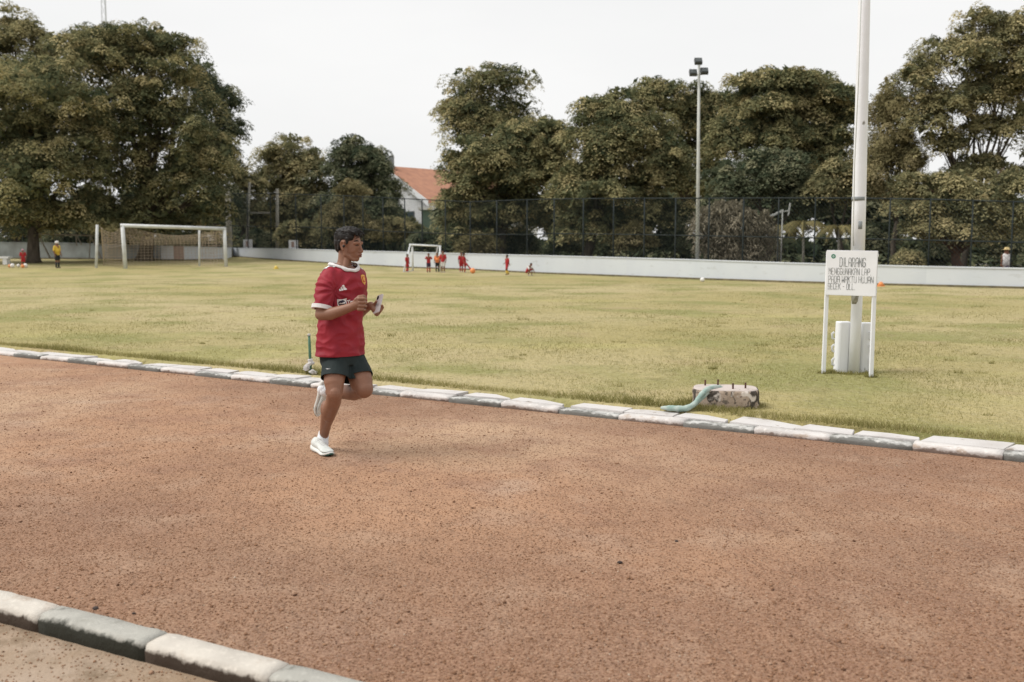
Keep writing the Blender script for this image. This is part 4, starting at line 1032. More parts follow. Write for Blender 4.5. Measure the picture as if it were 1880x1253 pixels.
# ------------------------------------------------------------------ the runner
M['skin'] = multi('warm brown skin', [(.235, .115, .072), (.27, .138, .088, 9, .45, .65), (.17, .08, .05, 26, .62, .8, (1, 1, 1), .5)], .5, [(120, .0006)], .35)
M['jersey'] = multi('deep red jersey', [(.29, .018, .032), (.23, .012, .026, 5, .40, .66, (1, 1, 1.6)), (.31, .020, .032, 14, .5, .75)], .62, [(26, .004), (220, .0006)], .3)
M['shorts'] = mat('charcoal green shorts', (.012, .020, .020), .8, (.018, .027, .027), 10, .006, 22)
M['trim'] = mat('white knit trim', (.72, .70, .69), .85, (.64, .62, .61), 30, .001, 200)
M['print'] = mat('white print', (.74, .72, .71), .6)
M['navy'] = mat('dark navy print', (.03, .025, .045), .6)
M['gold'] = mat('yellow crest print', (.75, .42, .09), .6)
M['crestred'] = mat('red crest print', (.50, .05, .03), .6)
M['hair'] = mat('black hair', (.008, .007, .0065), .55, (.020, .016, .013), 40, .003, 60, stretch=(1, 1, .5), spec=.25)
M['sock'] = mat('white ribbed sock', (.72, .73, .75), .9, bump=.002, bscale=120)
M['shoe'] = mat('white mesh shoe', (.66, .68, .65), .7, (.56, .58, .55), 25, .002, 200)
M['sole'] = mat('white foam sole', (.74, .74, .71), .6, (.62, .62, .58), 14)
M['outsole'] = mat('dark green outsole', (.03, .10, .08), .7)
M['lip'] = mat('lips', (.22, .085, .068), .45)
M['dark'] = mat('brow and lash', (.012, .009, .008), .6)
M['eye'] = mat('half closed eye', (.10, .07, .055), .3)
M['phone'] = mat('silver grey phone back', (.50, .47, .47), .22, spec=.6)
M['black'] = mat('black glass', (.012, .012, .014), .12)

D = 7.22
def P(px, py, dy=0.): return at(px, py, D + dy)
F = Vector((.75, -.66, 0)).normalized(); RR = Vector((F.y, -F.x, 0)); U = Vector((0, 0, 1))
feet = gp(598, 833)
pr = Thing('person', 'young man jogging in red football shirt, dark shorts and white shoes, phone in hand', 'person', feet)
PL = pr.loc
b = MB()
# head
hf = Vector((.93, -.36, -.10)).normalized(); hr = Vector((hf.y, -hf.x, 0)).normalized(); hu = hr.cross(hf).normalized()
hc = P(640.5, 450, .02)
def H(f, r, u): return hc + hf * f + hr * r + hu * u
def he(mb, c, rf, rr_, ru, n=16, m=12): mb.ell(H(*c), [hf * rf, hr * rr_, hu * ru], n, m)
he(b, (-.012, 0, .028), .097, .076, .088, 20, 14)
he(b, (.038, 0, -.010), .058, .062, .078)
he(b, (.046, 0, -.055), .048, .049, .050)
he(b, (.068, 0, -.092), .024, .026, .022)
he(b, (.078, 0, -.066), .026, .028, .020)
for s in (-1, 1):
    b.cap([H(.002, s * .056, -.030), H(.012, s * .054, -.068), H(.060, s * .022, -.100)], [.019, .017, .016])
    he(b, (.052, s * .036, -.032), .030, .020, .030)
    b.cap([H(.074, s * .046, .020), H(.090, s * .020, .024)], [.012, .012])
    he(b, (.100, s * .011, -.041), .012, .009, .008)
    # ear
    he(b, (-.004, s * .077, -.006), .019, .006, .031)
    b.cap([H(.012, s * .079, -.010), H(.006, s * .085, .020), H(-.012, s * .086, .024), H(-.022, s * .083, .004), H(-.014, s * .080, -.022), H(-.002, s * .078, -.036)], [.0055, .006, .006, .006, .006, .007], 8)
b.cap([H(.090, 0, .016), H(.099, 0, -.012), H(.110, 0, -.034)], [.010, .0095, .0115])
he(b, (.106, 0, -.040), .013, .008, .009)
b.cap([H(.094, -.016, -.0605), H(.1035, 0, -.0575), H(.094, .016, -.0605)], [.005, .0075, .005])
b.cap([H(.090, -.014, -.0735), H(.1005, 0, -.0735), H(.090, .014, -.0735)], [.005, .0085, .005])
# neck, trunk
b.cap([H(-.020, 0, -.035), P(633, 478, .02), P(629.5, 497, .02)], [.054, .049, .056])
b.cap([H(.015, .03, -.07), P(634, 492, -.03)], [.022, .02]); b.cap([P(629, 490, .02), P(609, 504, -.08)], [.045, .035]); b.cap([P(629, 490, .02), P(652, 503, .10)], [.045, .035])
def oval(c, a, d, n=24, e=2.3):
    out = []
    for k in range(n):
        t = 6.28318 * k / n; ct, st_ = math.cos(t), math.sin(t)
        out.append(c + RR * a * math.copysign(abs(ct) ** (2 / e), ct) + F * d * math.copysign(abs(st_) ** (2 / e), st_))
    return out
b.loft([oval(P(629, 489, .02), .078, .058), oval(P(629, 494, .012), .120, .084), oval(P(630, 504), .150, .098), oval(P(629, 540), .155, .105), oval(P(626, 600), .15, .105), oval(P(629, 640), .145, .10), oval(P(632, 665), .13, .09)])
# right arm
eR = P(589, 578, -.22); wR = P(648, 563, -.31)
b.cap([P(603, 510, -.13), P(597, 545, -.18), eR], [.054, .048, .041])
b.cap([eR, P(606, 577, -.25), P(628, 570, -.28), wR], [.041, .043, .036, .028])
# right fist
b.cap([wR, P(656, 559, -.32)], [.030, .034]); b.ell(P(658, 557.5, -.325), [Vector((.040, 0, .004)), Vector((0, .026, 0)), Vector((-.006, 0, .044))])
for i in range(4):
    py = 549 + i * 6.6; l = [0, 1.2, .6, -1.2][i]
    b.cap([P(659 + l, py, -.345), P(668 + l, py, -.34), P(671.5 + l, py + .6, -.315), P(665 + l, py + 1, -.295), P(660 + l, py, -.30)], [.0105, .0108, .0098, .0092, .009], 8)
b.cap([P(653, 551, -.335), P(659, 545, -.33), P(667, 543.5, -.325), P(670, 545, -.315)], [.0135, .0115, .0105, .0095], 8)
# left arm
eL = P(657, 578, .24); wL = P(681, 561, .04)
b.cap([P(655, 513, .12), P(658, 545, .18), eL], [.048, .045, .042]); b.cap([eL, P(668, 568, .14), wL], [.042, .038, .027])
# left hand under the phone
b.cap([wL, P(686, 565, .0), P(690, 571, -.02)], [.026, .027, .026]); b.cap([P(688, 569, -.01), P(692, 577, -.03)], [.024, .017])
for i in range(4):
    x0, y0 = 692 + i * 1.6, 574 - i * 1.6 + (2 if i == 3 else 0)
    b.cap([P(x0 - 3, y0 - 1, .0), P(x0 + 3.6, y0 + 2.4 - i * 1.2, -.005), P(x0 + 6.5, y0 - 1.5 - i * 1.6, -.03), P(x0 + 4.8, y0 - 5.5 - i * 1.6, -.062)], [.010, .0098, .009, .0078], 8)
b.cap([P(684, 562, -.0), P(688.5, 557.5, -.025), P(691.2, 553.5, -.055)], [.0125, .0105, .009], 8)
# legs
hR, kR, aR = P(616, 645, -.06), P(614.5, 722, -.20), P(594.5, 801, .10)
b.cap([hR, P(615.5, 664, -.09), P(615, 682, -.13), P(613.5, 702, -.17), kR], [.055, .062, .082, .072, .057])
b.cap([kR, P(612, 738, -.15), P(604.5, 755, -.06), P(598, 780, .03), aR], [.055, .056, .059, .041, .034])
b.ell(kR + Vector((.005, -.02, 0)), [Vector((.046, 0, 0)), Vector((0, .045, 0)), Vector((0, 0, .055))])
b.ell(P(602, 756, -.05), [Vector((.052, .01, 0)), Vector((0, .055, 0)), Vector((-.012, 0, .085))])
hL, kL, aL = P(650, 646, .07), P(668.5, 715, -.08), P(601, 719, .24)
b.cap([hL, P(652, 664, .04), P(658, 682, .0), P(663, 700, -.04), kL], [.055, .062, .088, .084, .066])
b.ell(kL + Vector((.012, -.01, -.005)), [Vector((.052, 0, 0)), Vector((0, .052, 0)), Vector((0, 0, .055))])
b.cap([kL, P(650, 721, .02), P(630, 720, .10), aL], [.060, .060, .054, .034])
body = put(melt(b, 'body', .0037, 5, .5, [(.05, .0015, 1)]), 'body', M['skin'], pr.o, PL)
# face details
for s in (-1, 1):
    mb = MB(); mb.cap([H(.0885, s * .020, .0345), H(.0850, s * .034, .0395), H(.071, s * .050, .033)], [.0032, .0042, .0022], 8)
    pr.part('eyebrow', mb, M['dark'], parent=body, smooth=True)
    mb = MB(); he(mb, (.0775, s * .032, .0085), .010, .013, .0075)
    ey = pr.part('eye', mb, M['eye'], parent=body, smooth=True)
    mb = MB(); mb.cap([H(.0905, s * .018, .004), H(.0905, s * .030, .0085), H(.0815, s * .045, .005)], [.0022, .0036, .0018], 8)
    pr.part('eyelashes', mb, M['dark'], parent=body, smooth=True)
    mb = MB(); mb.cap([H(.0885, s * .020, .013), H(.0880, s * .031, .0165), H(.079, s * .045, .012)], [.003, .0052, .003], 8)
    pr.part('eyelid', mb, M['skin'], parent=body, smooth=True)
    mb = MB(); mb.ell(H(.008, s * .085, -.008), [hf * .009, hr * .008, hu * .011]); pr.part('earbud', mb, M['black'], parent=body, smooth=True)
mb = MB(); mb.cap([H(.0955, -.017, -.062), H(.1075, 0, -.0595), H(.0955, .017, -.062)], [.0028, .0056, .0028], 8); mb.cap([H(.0935, -.014, -.072), H(.1055, 0, -.0725), H(.0935, .014, -.072)], [.003, .0065, .003], 8)
pr.part('lips', mb, M['lip'], parent=body, smooth=True)
mb = MB(); mb.cap([H(.096, -.018, -.0665), H(.1065, 0, -.0665), H(.096, .018, -.0665)], [.0018, .0032, .0018], 8); pr.part('mouth_line', mb, M['dark'], parent=body, smooth=True)
# hair
hb = MB()
he(hb, (-.026, 0, .052), .093, .080, .073, 20, 14); he(hb, (-.050, 0, .018), .064, .073, .080, 18, 12)
he(hb, (-.070, 0, -.022), .032, .056, .045)
for s in (-1, 1):
    he(hb, (.020, s * .050, .062), .045, .026, .040); hb.cap([H(.022, s * .066, .045), H(.024, s * .072, .012)], [.016, .007])
    hb.cap([H(-.035, s * .064, .02), H(-.045, s * .062, -.035)], [.018, .012])
q = random.Random(12)
for k in range(46):
    r_ = q.uniform(-.062, .062); f0 = q.uniform(-.09, .01); w = q.uniform(-.018, .018)
    hb.cap([H(f0, r_, .112 - 3 * (f0 + .02) ** 2 - 5 * r_ * r_), H(f0 + .045, r_ + w * .5, .125 - 2.2 * (f0 + .045) ** 2 - 7 * r_ * r_), H(f0 + .085, r_ + w, .112 - 4.0 * max(0, f0 + .05) ** 2 - 6 * r_ * r_ + q.uniform(-.006, .006))], [.012, .012, .006], 6)
for k in range(14):
    r_ = q.uniform(-.045, .062); hb.cap([H(.045, r_ * .9, .112 - 4 * r_ * r_), H(.075 + q.uniform(-.008, .006), r_, .104 - 5 * r_ * r_), H(.091 - 4 * r_ * r_, r_ * 1.05 + q.uniform(-.01, .01), .078 + q.uniform(-.012, .01))], [.012, .010, .0045], 6)
hair = put(melt(hb, 'hair', .0032, 1, .4, [(.010, .004, 2)]), 'hair', M['hair'], pr.o, PL)
mb = MB()
for k in range(420):
    r_ = q.uniform(-.07, .07); f0 = q.uniform(-.10, .06); z = .120 - 2.6 * (f0 + .0) ** 2 - 6.5 * r_ * r_
    a = H(f0, r_, z - .008); w = q.uniform(-.02, .02)
    mb.tube([a, a + hf * .02 + hu * .012 + hr * w * .5, a + hf * q.uniform(.030, .05) + hu * q.uniform(-.004, .012) + hr * w], [.0022, .0017, .0005], 4)
for k, (f_, r_, z_) in enumerate(((.076, .030, .088), (.070, .040, .082), (.080, .016, .092))):
    mb.tube([H(f_, r_, z_), H(f_ + .018, r_ + .006, z_ - .012), H(f_ + .017, r_ + .010, z_ - .027), H(f_ + .004, r_ + .014, z_ - .032)], [.003, .0028, .002, .0008], 5)
pr.part('loose_strands', mb, M['hair'], parent=hair, smooth=True)

# jersey
j = MB()
j.loft([oval(P(624.5, 659), .184, .142), oval(P(624.5, 651.5), .183, .141), oval(P(624.5, 640), .179, .137), oval(P(624.5, 615), .172, .130), oval(P(625, 585), .169, .127), oval(P(627, 555), .177, .130), oval(P(629, 530), .186, .129), oval(P(630, 512), .184, .120), oval(P(630, 502), .172, .106), oval(P(629.5, 494), .145, .092), oval(P(629, 487, .01), .105, .080), oval(P(628.5, 482, .015), .078, .066)])
j.cap([P(607, 507, -.115), P(598, 528, -.165), P(591.5, 561, -.205), P(590, 570, -.212)], [.069, .066, .063, .062], 22)
j.cap([P(655, 508, .12), P(658.5, 548, .18)], [.068, .066], 18)
sdn = (P(590.5, 568, -.21) - P(597, 530, -.17)).normalized(); scut = P(590.8, 565.5, -.208)
neck_c = P(629, 486, .012)
armpit = P(606, 535, -.15); hem_z = P(624, 651.8).z
def fold(p):
    q = p - PL; a = (p - armpit); r = math.hypot(a.dot(RR), a.z); ang = math.atan2(a.z, a.dot(-RR))
    n1 = mnoise.noise(Vector((p.x * 5 + p.z * 4, p.y * 5, p.z * 9 - p.x * 3)))
    rad = math.sin(ang * 13 + n1 * 3.5) * math.exp(-((r - .16) / .15) ** 2) * .0055
    drape = (1 - abs(mnoise.noise(Vector((p.x * 9 + p.z * 7, p.y * 9, p.z * 16 - p.x * 6)))) * 2.2) * .0075
    low = mnoise.noise(Vector((q.dot(RR) * 11, q.dot(F) * 11, p.z * 3))) * .014 * max(0, min(1, (P(624, 600).z - p.z) / .2))
    k = max(0, min(1, (neck_c.z - .03 - p.z) / .08)); s = max(.25, min(1, (p.z - hem_z) / .05)) if False else 1
    s = min(1, max(.1, (p - scut).length / .07)) if (p - P(626, 575)).dot(RR) > .18 else 1
    return (rad + drape + low) * (.25 + .75 * k) * s
def in_neck(c):
    d = c - neck_c; return c.z > neck_c.z - .115 and (d.dot(RR) / .093) ** 2 + (d.dot(F) / .083) ** 2 < 1
jm = melt(j, 'jersey', .0055, 5, .6, [(.16, .016, 1)], fold=fold, cut=[
    (P(624, 651.8), Vector((0, 0, -1)), lambda c: c.z < hem_z + .03 and (c - P(624, 651.8)).length < .35),
    (scut, sdn, lambda c: (c - scut).length < .12 and (c - scut).dot(sdn) > -.03 and (c - P(626, 575)).dot(RR) > .190)])
full_bvh = BVHTree.FromPolygons([v.co.copy() for v in jm.vertices], [tuple(p.vertices) for p in jm.polygons])
# collar: white band lying on the shirt round the neck
def band_pts(n=40, k=1.0):
    out = []
    for i in range(n):
        t = 6.28318 * i / n; c = P(629.0, 486, .012)
        drop = -.066 * max(0, math.sin(t)) ** 1.3 + .004
        out.append(c + RR * .094 * k * math.cos(t) + F * (.082 * k * math.sin(t) - .002) + U * (drop - .016 * (k - 1) / .18 + .012 * abs(math.cos(t)) ** 2 * 0))
    return out
a_, c_ = band_pts(48, .93), band_pts(48, 1.12)
mb = MB(); V = []
def onj(p, e):
    h = full_bvh.find_nearest(p); return h[0] + h[1] * e
inner, outer = [onj(p, .004) for p in a_], [onj(p, .004) for p in c_]
V = inner + outer + [p - U * .001 for p in outer]
n_ = 48
mid_ = [(x + y) / 2 + U * .003 + (full_bvh.find_nearest((x + y) / 2)[1]) * .002 for x, y in zip(inner, outer)]
rad_ = sorted((math.atan2((p - neck_c).dot(F), (p - neck_c).dot(RR)), math.hypot((p - neck_c).dot(F), (p - neck_c).dot(RR)), p.z) for p in mid_)
def in_neck(c):
    if c.z < neck_c.z - .13 or (c - neck_c).length > .2: return False
    a = math.atan2((c - neck_c).dot(F), (c - neck_c).dot(RR)); r = math.hypot((c - neck_c).dot(F), (c - neck_c).dot(RR))
    q = min(rad_, key=lambda t: abs(t[0] - a)); return r < q[1] + .002
bm = bmesh.new(); bm.from_mesh(jm); bmesh.ops.delete(bm, geom=[f for f in bm.faces if in_neck(f.calc_center_median())], context='FACES'); bm.to_mesh(jm); bm.free()
# trim the rounded sleeve end and open the hem cleanly
bvh_src = [v.co.copy() for v in jm.vertices]
jersey_bvh = BVHTree.FromPolygons(bvh_src, [tuple(p.vertices) for p in jm.polygons])
jersey = put(jm, 'jersey', M['jersey'], pr.o, PL)
md = jersey.modifiers.new('s', 'SOLIDIFY'); md.thickness = .003; md.offset = -1
def cuff(c, d, r, w, th, nm='cuff', m='trim', k=28):
    d = d.normalized(); a = d.orthogonal().normalized(); c2 = d.cross(a); rings = []
    prof = [(0, r), (0, r + th), (w, r + th), (w, r)]
    mb = MB(); V = []
    for i in range(k):
        t = 6.28318 * i / k
        for x, rr_ in prof: V.append(c + d * x + (a * math.cos(t) + c2 * math.sin(t)) * rr_)
    Fc = [(i * 4 + q_, i * 4 + (q_ + 1) % 4, ((i + 1) % k) * 4 + (q_ + 1) % 4, ((i + 1) % k) * 4 + q_) for i in range(k) for q_ in range(4)]
    mb.add(V, Fc); return pr.part(nm, mb, M[m], parent=jersey, smooth=False)
sd_ = (P(590.5, 568, -.21) - P(597, 530, -.17))
cuff(P(591.2, 561.5, -.206), sd_, .052, .028, .020)
# collar: white band lying on the shirt round the neck
mb = MB()
mb.add(inner + mid_ + outer, [(i, (i + 1) % n_, n_ + (i + 1) % n_, n_ + i) for i in range(n_)] + [(n_ + i, n_ + (i + 1) % n_, 2 * n_ + (i + 1) % n_, 2 * n_ + i) for i in range(n_)])
o = pr.part('collar', mb, M['trim'], parent=jersey, smooth=True)
md = o.modifiers.new('s', 'SOLIDIFY'); md.thickness = .005; md.offset = 1

cam_o = Vector((0, 0, CAM_H))
def hit(px, py):
    d = ray(px, py).normalized(); h = jersey_bvh.ray_cast(cam_o, d, 20); return h[0], h[1]
def decal(nm, polys, c, n, u, m, e=.0025, sub=.008, dirn=None):
    """polys: 2-D outlines (metres) printed on the shirt round point c"""
    n = n.normalized(); u = (u - n * u.dot(n)).normalized(); v = n.cross(u)
    if v.z < 0: v = -v
    bm = bmesh.new()
    for pl in polys:
        vs = [bm.verts.new((x, y, 0)) for x, y in pl]
        f = bm.faces.new(vs)
    bmesh.ops.triangulate(bm, faces=bm.faces[:])
    for _ in range(4):
        es = [ed for ed in bm.edges if ed.calc_length() > sub]
        if not es: break
        bmesh.ops.subdivide_edges(bm, edges=es, cuts=1); bmesh.ops.triangulate(bm, faces=bm.faces[:])
    for w in bm.verts:
        p = c + u * w.co.x + v * w.co.y + n * .12; h = jersey_bvh.ray_cast(p, -n, .4)
        q = (h[0] + h[1] * e) if h[0] else c + u * w.co.x + v * w.co.y + n * e
        w.co = q - PL
    me = bpy.data.meshes.new(nm); bm.to_mesh(me); bm.free()
    return link(nm, me, M[m], jersey)
def rectp(x0, y0, x1, y1, sh=0): return [(x0, y0), (x1, y0 + sh), (x1, y1 + sh), (x0, y1)]
Ux = -RR
nF = (F * 1.0 + Vector((0, -.35, 0))).normalized()
# three slanted bars of the maker's mark
c, n = hit(629.5, 530.5)
def umark(x0, x1, yb, sl, hgt): return [(x0, yb), (x1, yb), (x1 - sl, yb + hgt), (x0 - sl, yb + hgt)]
decal('maker_mark', [[(-.026, -.017), (-.012, -.014), (-.022, .004), (-.027, -.004)], [(-.010, -.0135), (.004, -.011), (-.010, .016), (-.019, .008)], [(.006, -.0105), (.028, -.006), (.004, .028), (-.008, .020)]], c, nF, Ux, 'print')
# crest
c, n = hit(667.5, 513.5)
nc = (F + Vector((.25, 0, 0))).normalized()
cr = [(-.024, .030), (0, .036), (.024, .030), (.028, .008), (.022, -.016), (0, -.040), (-.022, -.016), (-.028, .008)]
decal('crest', [cr], c, nc, Ux, 'gold', .002)
decal('crest_field', [[(x * .72, y * .72) for x, y in cr]], c, nc, Ux, 'crestred', .0036)
decal('crest_device', [[(-.010, .014), (-.006, .018), (-.002, .013), (.004, .018), (.006, .012), (.010, .004), (.004, -.002), (.009, -.012), (.002, -.016), (-.002, -.006), (-.008, -.014), (-.010, -.002)], [(.010, .016), (.0125, .016), (.0125, -.012), (.010, -.012)]], c, nc, Ux, 'gold', .0050)
decal('crest_scroll', [[(-.020, .020), (.020, .020), (.022, .026), (-.022, .026)], [(-.015, -.020), (.015, -.020), (.010, -.026), (-.010, -.026)]], c, nc, Ux, 'gold', .0052)
# sponsor: rounded shield with ring and double arrow, then the wordmark
c, n = hit(628.5, 557)
sh = [(-.034, .026), (-.030, .030), (0, .025), (.032, .036), (.036, .033), (.033, -.006), (.027, -.022), (.004, -.033), (-.022, -.028), (-.031, -.016)]
decal('sponsor_shield', [sh], c, nF, Ux, 'print', .002)
decal('sponsor_disc', [[(.026 * math.cos(t * .3927), -.001 + .0225 * math.sin(t * .3927)) for t in range(16)]], c, nF, Ux, 'navy', .0036)
decal('sponsor_arrows', [[(-.021, -.001), (-.010, .0055), (-.010, .0016), (.010, .0046), (.010, .0085), (.021, .003), (.010, -.0045), (.010, -.0006), (-.010, -.0036), (-.010, -.0075)]], c, nF, Ux, 'print', .0052)
fc = bpy.data.curves.new('t', 'FONT'); fc.body = 'TeamViewer'; fc.size = .048; fc.offset = .0022; fc.shear = .0
fo = bpy.data.objects.new('t', fc); COL.objects.link(fo)
tm = bpy.data.meshes.new_from_object(fo.evaluated_get(bpy.context.evaluated_depsgraph_get())); bpy.data.objects.remove(fo)
c2, n2 = hit(637.0, 560.5)
n = nF; u = (Ux - n * Ux.dot(n)).normalized(); v = n.cross(u); v = v if v.z > 0 else -v
u = (u + v * .17).normalized()
bm = bmesh.new(); bm.from_mesh(tm)
for _ in range(3):
    es = [e_ for e_ in bm.edges if e_.calc_length() > .012]
    if es: bmesh.ops.subdivide_edges(bm, edges=es, cuts=1); bmesh.ops.triangulate(bm, faces=bm.faces[:])
for w in bm.verts:
    p = c2 + u * w.co.x * .80 + v * w.co.y + n * .12; h = jersey_bvh.ray_cast(p, -n, .35)
    w.co = ((h[0] + h[1] * .003) if h[0] else p - n * .14) - PL
bm.to_mesh(tm); bm.free(); tm.name = 'wordmark'; link('wordmark', tm, M['print'], jersey)
# shoulder stripes, dropped on from above
def strip(nm, a, b, w0, w1, m, e):
    mb = MB(); n_ = 10; L_ = []; d = (b - a); d.z = 0; s_ = Vector((-d.y, d.x, 0)).normalized()
    for i in range(n_ + 1):
        p = a.lerp(b, i / n_)
        for k in range(4):
            q = p + s_ * (w0 + (w1 - w0) * k / 3); h = jersey_bvh.ray_cast(q + U * .3, -U, .6); L_.append((h[0] + h[1] * e) if h[0] else q)
    mb.add(L_, [(i * 4 + k, i * 4 + k + 1, i * 4 + k + 5, i * 4 + k + 4) for i in range(n_) for k in range(3)])
    return pr.part(nm, mb, M[m], parent=jersey, smooth=True)
nk = P(629.5, 489, .012)
for sgn in (1, -1):
    a = nk + RR * .092 * sgn + F * .008; b_ = nk + RR * (.178 if sgn > 0 else .150) * sgn + F * .004
    for k in range(3):
        w = -.036 + k * .026; strip('shoulder_stripe', a, b_, w, w + .0205, 'print', .0030)
    strip('stripe_ground', a, b_, -.034, .034, 'navy', .0016)
# folds of cloth hanging below the forearm are in the displaced mesh; hem band
# shorts
sh_ = MB()
sh_.loft([oval(P(626, 640), .160, .120), oval(P(628, 656), .168, .126), oval(P(630, 668), .172, .128)])
sh_.cap([P(617.5, 664, -.06), P(614.2, 700, -.16)], [.100, .104], 22)
sh_.cap([P(647.5, 666, .05), P(659, 700, -.03)], [.102, .117], 22)
sm = melt(sh_, 'shorts', .006, 4, .5, [(.10, .010, 1)])
# cut the hems flat: drop everything below two planes facing along each thigh
bm = bmesh.new(); bm.from_mesh(sm)
for pt, nn_ in ((P(614, 695, -.15), (P(614.5, 690, -.13) - P(616.5, 655, -.06)).normalized()), (P(658.5, 694, -.01), (P(660, 690, -.01) - P(650, 652, .06)).normalized())):
    side_pt = (P(614, 690, -.13) + P(658, 690, 0)) / 2; mine = (pt - side_pt).dot(RR) > 0
    gm = [f for f in bm.faces if ((f.calc_center_median() - side_pt).dot(RR) > 0) == mine]
    ge = list({e_ for f in gm for e_ in f.edges}); gv = list({w for f in gm for w in f.verts})
    bmesh.ops.bisect_plane(bm, geom=gv + ge + gm, plane_co=pt, plane_no=nn_, clear_outer=True)
bm.to_mesh(sm); bm.free()
shorts_bvh = BVHTree.FromPolygons([w.co.copy() for w in sm.vertices], [tuple(p.vertices) for p in sm.polygons])
shorts = put(sm, 'shorts', M['shorts'], pr.o, PL)
md = shorts.modifiers.new('s', 'SOLIDIFY'); md.thickness = .004; md.offset = -1
# small tick print on the shorts
mb = MB(); d0 = [(598.0, 677.0), (600.2, 678.2), (607.0, 677.6), (601, 677.2)]
tk = []
for x, y in d0:
    d = ray(x, y).normalized(); h = shorts_bvh.ray_cast(cam_o, d, 20)
    tk.append(h[0] - d * .004 if h[0] else P(x, y, -.25))
mb.add(tk, [(0, 1, 2, 3)]); pr.part('tick_print', mb, M['print'], parent=shorts)

# shoes
def shoe(heel, fwd, up, L_=.285, side=1):
    fwd = fwd.normalized(); up = (up - fwd * up.dot(fwd)).normalized(); rt = fwd.cross(up)
    def S(t, w, h): return heel + fwd * (t * L_) + rt * w + up * h
    prof = [(.0, .024, .012, .070), (.06, .034, .004, .098), (.18, .037, .0, .102), (.30, .037, .0, .094), (.42, .036, .002, .086), (.55, .040, .002, .070), (.68, .046, .0, .056), (.80, .046, .002, .047), (.91, .036, .008, .041), (.98, .018, .016, .032)]
    up_ = MB(); rings = []
    for t, w, z0, z1 in prof:
        rg = []
        for k in range(18):
            a = 6.28318 * k / 18; ca, sa = math.cos(a), math.sin(a); taper = 1 - .38 * max(0, sa) ** 1.4
            rg.append(S(t, w * ca * taper, .016 + z0 + (z1 - .016 - z0) * (.5 + .5 * sa)))
        rings.append(rg)
    up_.loft(rings)
    me = up_.mesh('upper', PL); me.shade_smooth(); root = link('shoe', me, M['shoe'], pr.o)
    so = MB(); rings = []
    for t, w, z0, z1 in [(-.035, .018, .018, 0)] + prof + [(1.015, .010, .022, 0)]:
        th = .034 if t < .35 else .028 if t < .75 else .018; th = .012 if t < -.01 or t > 1 else th; rg = []
        for k in range(16):
            a = 6.28318 * k / 16; ca, sa = math.cos(a), math.sin(a); rg.append(S(t, (w + .006) * math.copysign(abs(ca) ** .6, ca), z0 + th * (.5 + .5 * math.copysign(abs(sa) ** .5, sa)) - .002))
        rings.append(rg)
    so.loft(rings); o1 = pr.part('sole', so, M['sole'], parent=root, smooth=True)
    ou = MB(); ou.loft([[S(t, w * c, h) for c, h in ((-1, z), (1, z), (1, z + .010), (-1, z + .010))] for t, w, z in ((.76, .046, -.004), (.88, .040, .003), (.97, .026, .010), (1.02, .012, .016))]); pr.part('toe_patch', ou, M['outsole'], parent=root)
    la = MB()
    for k in range(5):
        t = .34 + k * .062; h = .088 - k * .0068
        la.tube([S(t, -.020, h - .006), S(t + .01, -.008, h + .004), S(t + .018, .010, h + .004), S(t + .02, .021, h - .006)], .0024, 5)
    la.tube([S(.33, .0, .096), S(.30, .028, .092), S(.34, .035, .080)], .0022, 5); la.tube([S(.33, .0, .096), S(.36, -.028, .094), S(.33, -.035, .080)], .0022, 5)
    pr.part('laces', la, M['print'], parent=root, smooth=True)
    st_ = MB(); st_.loft([[S(.10, .036, .030), S(.10, .038, .040), S(.16, .040, .040), S(.16, .0385, .030)], [S(.26, .0385, .060), S(.26, .036, .070), S(.32, .036, .068), S(.32, .038, .058)]]) if False else None
    return root
hl_ = gp(577, 826.5); tl_ = gp(612, 841.5)
shR = shoe(Vector((hl_.x, hl_.y, .004)), Vector((tl_.x - hl_.x, tl_.y - hl_.y, 0)), U, .300)
ftd = Vector((-.22, .10, -1)); shL = shoe(P(591, 697, .28), ftd, Vector((1, -.35, -.10)), .285)
sk1 = MB().cap([P(594.3, 797, .095), P(592.5, 806, .11), P(592, 815, .09)], [.040, .043, .046], 16)
pr.part('sock', sk1, M['sock'], smooth=True)
sk2 = MB().cap([P(605, 719, .225), P(598, 719, .25), P(592, 716, .255)], [.039, .040, .040], 16)
pr.part('sock', sk2, M['sock'], smooth=True)

# phone
pc = P(694.6, 558.5, -.030); upv = Vector((.16, .48, .86)).normalized(); wv = Vector((.62, -.70, .18)); wv = (wv - upv * wv.dot(upv)).normalized(); nv_ = wv.cross(upv)
if nv_.y > 0: nv_ = -nv_
ph = Thing('phone', 'silver grey smartphone with a black camera bump held in the left hand of the runner', 'phone', pc)
def rr_poly(w, h, r, k=5):
    o_ = []
    for cx, cy, a0 in ((w - r, h - r, 0), (-w + r, h - r, 90), (-w + r, -h + r, 180), (w - r, -h + r, 270)):
        for i in range(k + 1):
            a = R(a0 + 90 * i / k); o_.append((cx + r * math.cos(a), cy + r * math.sin(a)))
    return o_
pb_ = ph.part('case', MB().prism([pc + wv * x + upv * y - nv_ * .004 for x, y in rr_poly(.036, .074, .010)], nv_ * .008), M['phone'])
ph.part('screen', MB().prism([pc + wv * x + upv * y - nv_ * .0056 for x, y in rr_poly(.033, .070, .008)], nv_ * .001), M['black'], parent=pb_)
ph.part('camera_bump', MB().prism([pc + wv * (x - .018) + upv * (y + .052) + nv_ * .0042 for x, y in rr_poly(.010, .014, .006)], nv_ * .002), M['black'], parent=pb_)

